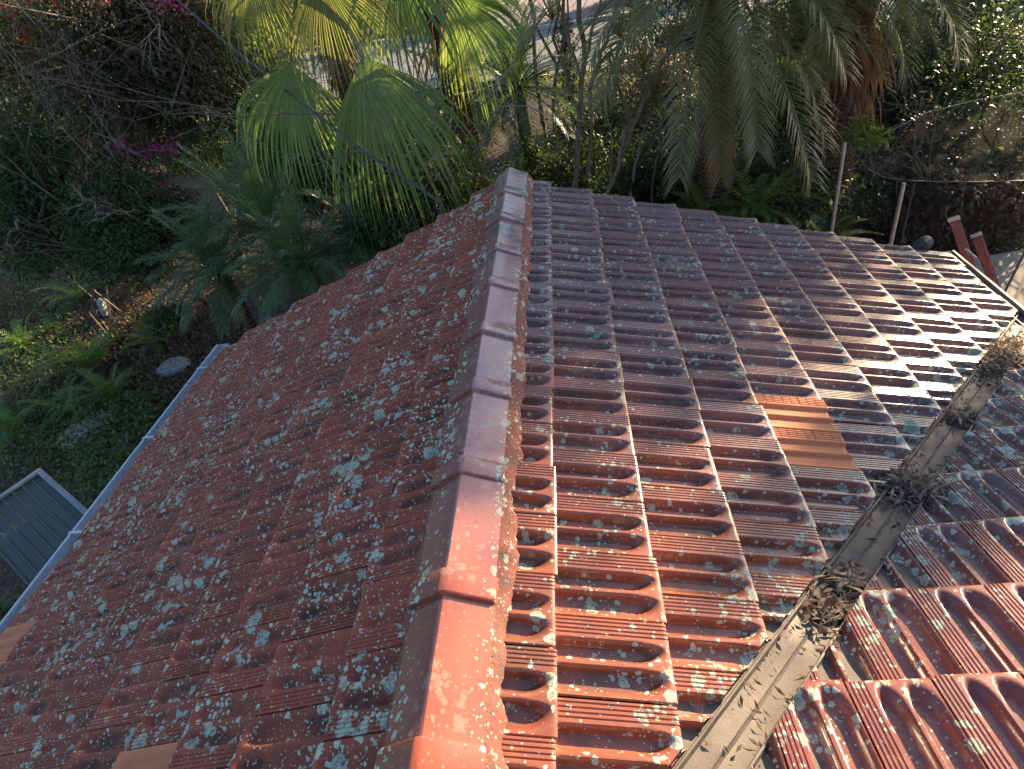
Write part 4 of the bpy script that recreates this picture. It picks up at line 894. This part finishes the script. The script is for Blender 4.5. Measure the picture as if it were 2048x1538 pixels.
w2=[at(*p,YA+1.5+.2*i) for i,p in enumerate(((1716,298),(1780,262),(1850,226),(1950,200),(2060,182),(2200,165)))]
o=MB().tube(w2,.006,6).build('netting_wire',M['rope'],None,True); tag(o,'pale upper wire rising to the right edge of the picture','wire')
# net: a front drop and a roof sheet, with real folds
def net(name,label,top,bot,seed,nu=60,nv=16):
    rs=np.random.RandomState(seed); T=np.array(top);B=np.array(bot)
    def rsm(P): d=np.r_[0,np.cumsum(np.linalg.norm(np.diff(P,axis=0),axis=1))]; t=np.linspace(0,d[-1],nu); return np.stack([np.interp(t,d,P[:,k]) for k in range(3)],1)
    T=rsm(T);B=rsm(B); V=[]
    for i in range(nu):
        for j in range(nv):
            t=j/(nv-1); p=T[i]*(1-t)+B[i]*t; p=p+np.array([0,1,0])*.05*math.sin(i*.9+2*math.sin(j*.5))*math.sin(math.pi*t)+np.array([0,0,-1])*.10*math.sin(math.pi*t)*(1 if 'roof' in label else .1)
            V.append(p)
    i=(np.arange(nu-1)[:,None]*nv+np.arange(nv-1)[None,:]).ravel(); Q=np.stack([i,i+nv,i+nv+1,i+1],1)
    o=link(name,fastmesh(name,np.array(V),Q,M['net'],smooth=True,ang=80)); return tag(o,label,'netting')
drop=[np.array([p[0],p[1]-.0,-3.35]) for p in wire]
net('garden_netting','dark see-through netting hanging from the sagging wire down to the ground',wire,drop,1)
net('garden_netting','see-through netting stretched as a roof between the two wires',w2,[wire[0]]+wire[2:8],2)
# rusty posts by the right eave
def post(label,p0,p1,wd,Y0,Y1,name='rusty_post',th=None,cap=True,mat='rust',cat='post',ext=.0):
    a=at(*p0,Y0);b=at(*p1,Y1); d=norm(b-a); b=b+d*ext; s=norm(np.cross(d,ray(*p0)))*wd/2; n_=norm(np.cross(d,s))*(th or wd)/2
    vs=[a-s-n_,a+s-n_,a+s+n_,a-s+n_,b-s-n_,b+s-n_,b+s+n_,b-s+n_]
    root=empty(name,b,label,cat)
    MB().add(vs,[(3,2,1,0),(4,5,6,7),(0,1,5,4),(1,2,6,5),(2,3,7,6),(3,0,4,7)]).build('shaft',M[mat],root,bevel=.004)
    if cap:
        c=a-d*.012; vs=[c-s*1.15-n_*1.15,c+s*1.15-n_*1.15,c+s*1.15+n_*1.15,c-s*1.15+n_*1.15]; vs=vs+[v-d*.02 for v in vs]
        MB().add(vs,[(0,1,2,3),(7,6,5,4),(1,0,4,5),(2,1,5,6),(3,2,6,7),(0,3,7,4)]).build('cap_plate',M['steel'],root)
    return root
post('thicker rusty red post with a pale flat top leaning beyond the eave',(1909,442),(1936,520),.085,6.5,6.35,ext=1.2)
post('second rusty post with a pale flat top, right of the thicker one',(1954,474),(1985,560),.085,6.6,6.4,ext=1.2)
post('short pale bar beside the thicker rusty post',(1930,497),(1952,516),.022,6.3,6.2,'metal_bar',cap=False,mat='steel',cat='bar',ext=.0)
post('thin rusty rod slanting from the second post to the eave',(1962,476),(1994,576),.016,6.5,6.1,'metal_rod',cap=False,cat='rod',ext=1.)
for i,(a_,b_) in enumerate((((2052,500),(2006,590)),((2056,545),(2022,612)))):
    post(['left of two thin dark struts at the right eave','right of two thin dark struts at the right eave'][i],a_,b_,.022,6.0,5.6,'metal_strut',cap=False,mat='timber',cat='strut',ext=.8)
# sunlit paving below the right eave
strip('paving',[(4.3,4.6),(8,4.4),(14,4.2)],[(4.3,8.2),(8,8.4),(14,8.6)],M['concrete_warm'],-3.15,20)

# ------------------------------------------------------------------ overhead cable to the house
pA=at(880,432,5.45)+[0,0,-.1]; pts=[]
for i,(px,py,Y) in enumerate(((340,-20,11.0),(360,5,10.5),(450,85,9.3),(560,172,8.2),(660,250,7.2),(740,312,6.5),(820,362,5.95),(880,405,5.55))): pts.append(at(px,py,Y))
q=[]
for a_,b_ in zip(pts[:-1],pts[1:]):
    for t in(0,.5): q.append(a_*(1-t)+b_*t)
q.append(pts[-1]); q.append(pA)
o=MB().tube(q,.013,8).build('overhead_cable',M['cable'],None,True); tag(o,'black overhead cable running from the top left to the far end of the roof','cable')

# ------------------------------------------------------------------ leaf piles caught in the valley
def vpt(x,q=0,h=0.): return np.array([x+vn[0]*q,VC+VK*x+vn[1]*q,-x*TA-.046+h])
vd=norm(np.array([1,VK,-TA]))
def pile(label,x,n_,lx,wq,hh,seed,size=.030,pale=.3):
    n_=int(n_*3.2)
    rs=np.random.RandomState(seed); root=empty('leaf_pile',vpt(x,0,.0),label,'leaf pile')
    hN=lambda a,b: hh*.62*math.exp(-(a/lx)**2*.55-(b/wq)**2*.55)*(1+.35*math.sin(a*60+seed)*math.cos(b*70))
    def P3(a,b,h): return vpt(x,0)+vd*a+np.array([vn[0],vn[1],0])*b+np.array([0,0,.004+h])
    V=[];Q=[];na,nb=26,16
    for i in range(na):
        for k in range(nb):
            a=(i/(na-1)-.5)*4.4*lx; b=(k/(nb-1)-.5)*4.2*wq; e=math.hypot(a/(2.2*lx),b/(2.1*wq)); V.append(P3(a,b,(hN(a,b)+.003*rs.rand())*max(0,1-e**3)-.006*(e>.8)))
    i=(np.arange(na-1)[:,None]*nb+np.arange(nb-1)[None,:]).ravel(); Q=np.stack([i,i+nb,i+nb+1,i+1],1)
    link('silt',fastmesh('silt',np.array(V),Q,M['silt'],smooth=True,ang=60),root)
    t=rs.normal(size=n_)*lx; qq=rs.normal(size=n_)*wq
    P=np.array([P3(a,b,hN(a,b)+.004+.012*rs.rand()) for a,b in zip(t,qq)])
    k=int(n_*pale)
    for nm,PP,sz,asp,mt in(('brown_leaves',P[k:],size,.42,'litter'),('pale_leaves',P[:k],size*1.5,.24,'litter_pale')):
        V,Q=leaves(PP-.3*sz*rs.normal(size=(len(PP),3))*[1,1,.1],sz,asp,0.,rs,.7,None,.45); link(nm,fastmesh(nm,V,Q,M[mt]),root)
    mb=MB()
    for _ in range(max(4,n_//40)):
        c=P[rs.randint(n_)]+[0,0,.004]; d=norm(rs.normal(size=3)*[1,1,.12]); l=.03+.07*rs.rand(); mb.tube([c-d*l,c+rs.normal(size=3)*.008,c+d*l],[.0013,.0017,.001],5)
    mb.build('twigs',M['bark'],root); return root
pile('large dark heap of dead leaves and twigs halfway down the valley gutter',1.80,330,.075,.085,.07,1)
pile('sprawl of dead leaves covering the low end of the valley gutter',2.98,420,.20,.075,.07,2)
pile('small clump of curled leaves in the valley gutter above the large heap',1.20,70,.045,.035,.03,3)
pile('tangle of pale dry fibres in the upper valley gutter',1.315,60,.045,.035,.03,4,.032,.5)
pile('few curled pale leaves in the lower valley gutter below the large heap',2.33,60,.06,.045,.03,5,.032,.5)

rs=np.random.RandomState(77); P=[]
for _ in range(60):
    P.append(np.array([-eL-.03-.06*rs.rand(),.9+4.5*rs.rand(),zL-.002-.02*rs.rand()]))
for _ in range(620):
    x=.75+2.8*rs.rand(); sd_=rs.choice([-1,1]); P.append(vpt(x,sd_*(.052+.02*rs.rand()) if rs.rand()<.75 else rs.normal()*.03,.012+.004*rs.rand()))
V,Q=leaves(np.array(P),.024,.3,0.,rs,.7,None,.12); o=link('valley_litter',fastmesh('valley_litter',V,Q,M['litter'])); tag(o,'thin scatter of dry leaf scraps along the gutters','leaf litter',None,'stuff')
# ------------------------------------------------------------------ car on the road, pale wall
def car():
    p=atz(2010,62,RZ); root=empty('parked_car',p,'pale green car parked on the road at the top right edge','car',None,R(-18))
    prof=[(-2.1,.35),(-2.15,.7),(-2.0,.95),(-1.3,1.02),(-.75,1.45),(.9,1.47),(1.5,1.0),(2.05,.88),(2.15,.6),(2.1,.32)]
    mb=MB(); ys=[(-.82,1.),(-.70,1.0),(.70,1.),(.82,1.)]; vs=[]
    for y,_ in ys:
        for x,z in prof: vs.append((x,y*(1 if z<1.05 else .84),z))
    n_=len(prof); fs=[(a*n_+i,a*n_+i+1,(a+1)*n_+i+1,(a+1)*n_+i) for a in range(3) for i in range(n_-1)]; fs.append(tuple(range(n_))[::-1]);fs.append(tuple(range(3*n_,4*n_))); fs+= [(a*n_+n_-1,a*n_,(a+1)*n_,(a+1)*n_+n_-1) for a in range(3)]
    Rm=np.array(Matrix.Rotation(R(-18),3,'Z')); tr=lambda v: (np.array(v)@Rm.T+p)
    mb.add(tr(vs),fs); mb.build('body',M['car'],root,True,30,bevel=.03)
    for s in(-1,1):
        MB().add(tr([(-1.15,s*.80,1.04),(1.3,s*.80,1.04),(.85,s*.705,1.40),(-.7,s*.705,1.40)]),[(0,1,2,3) if s<0 else (3,2,1,0)]).build('window',M['glass'],root)
        for x in(-1.35,1.35):
            t=[tr((x,s*.62,.33)),tr((x,s*.86,.33))]; MB().tube(t,.33,20).build('wheel',M['rubber'],root,True,50)
car()
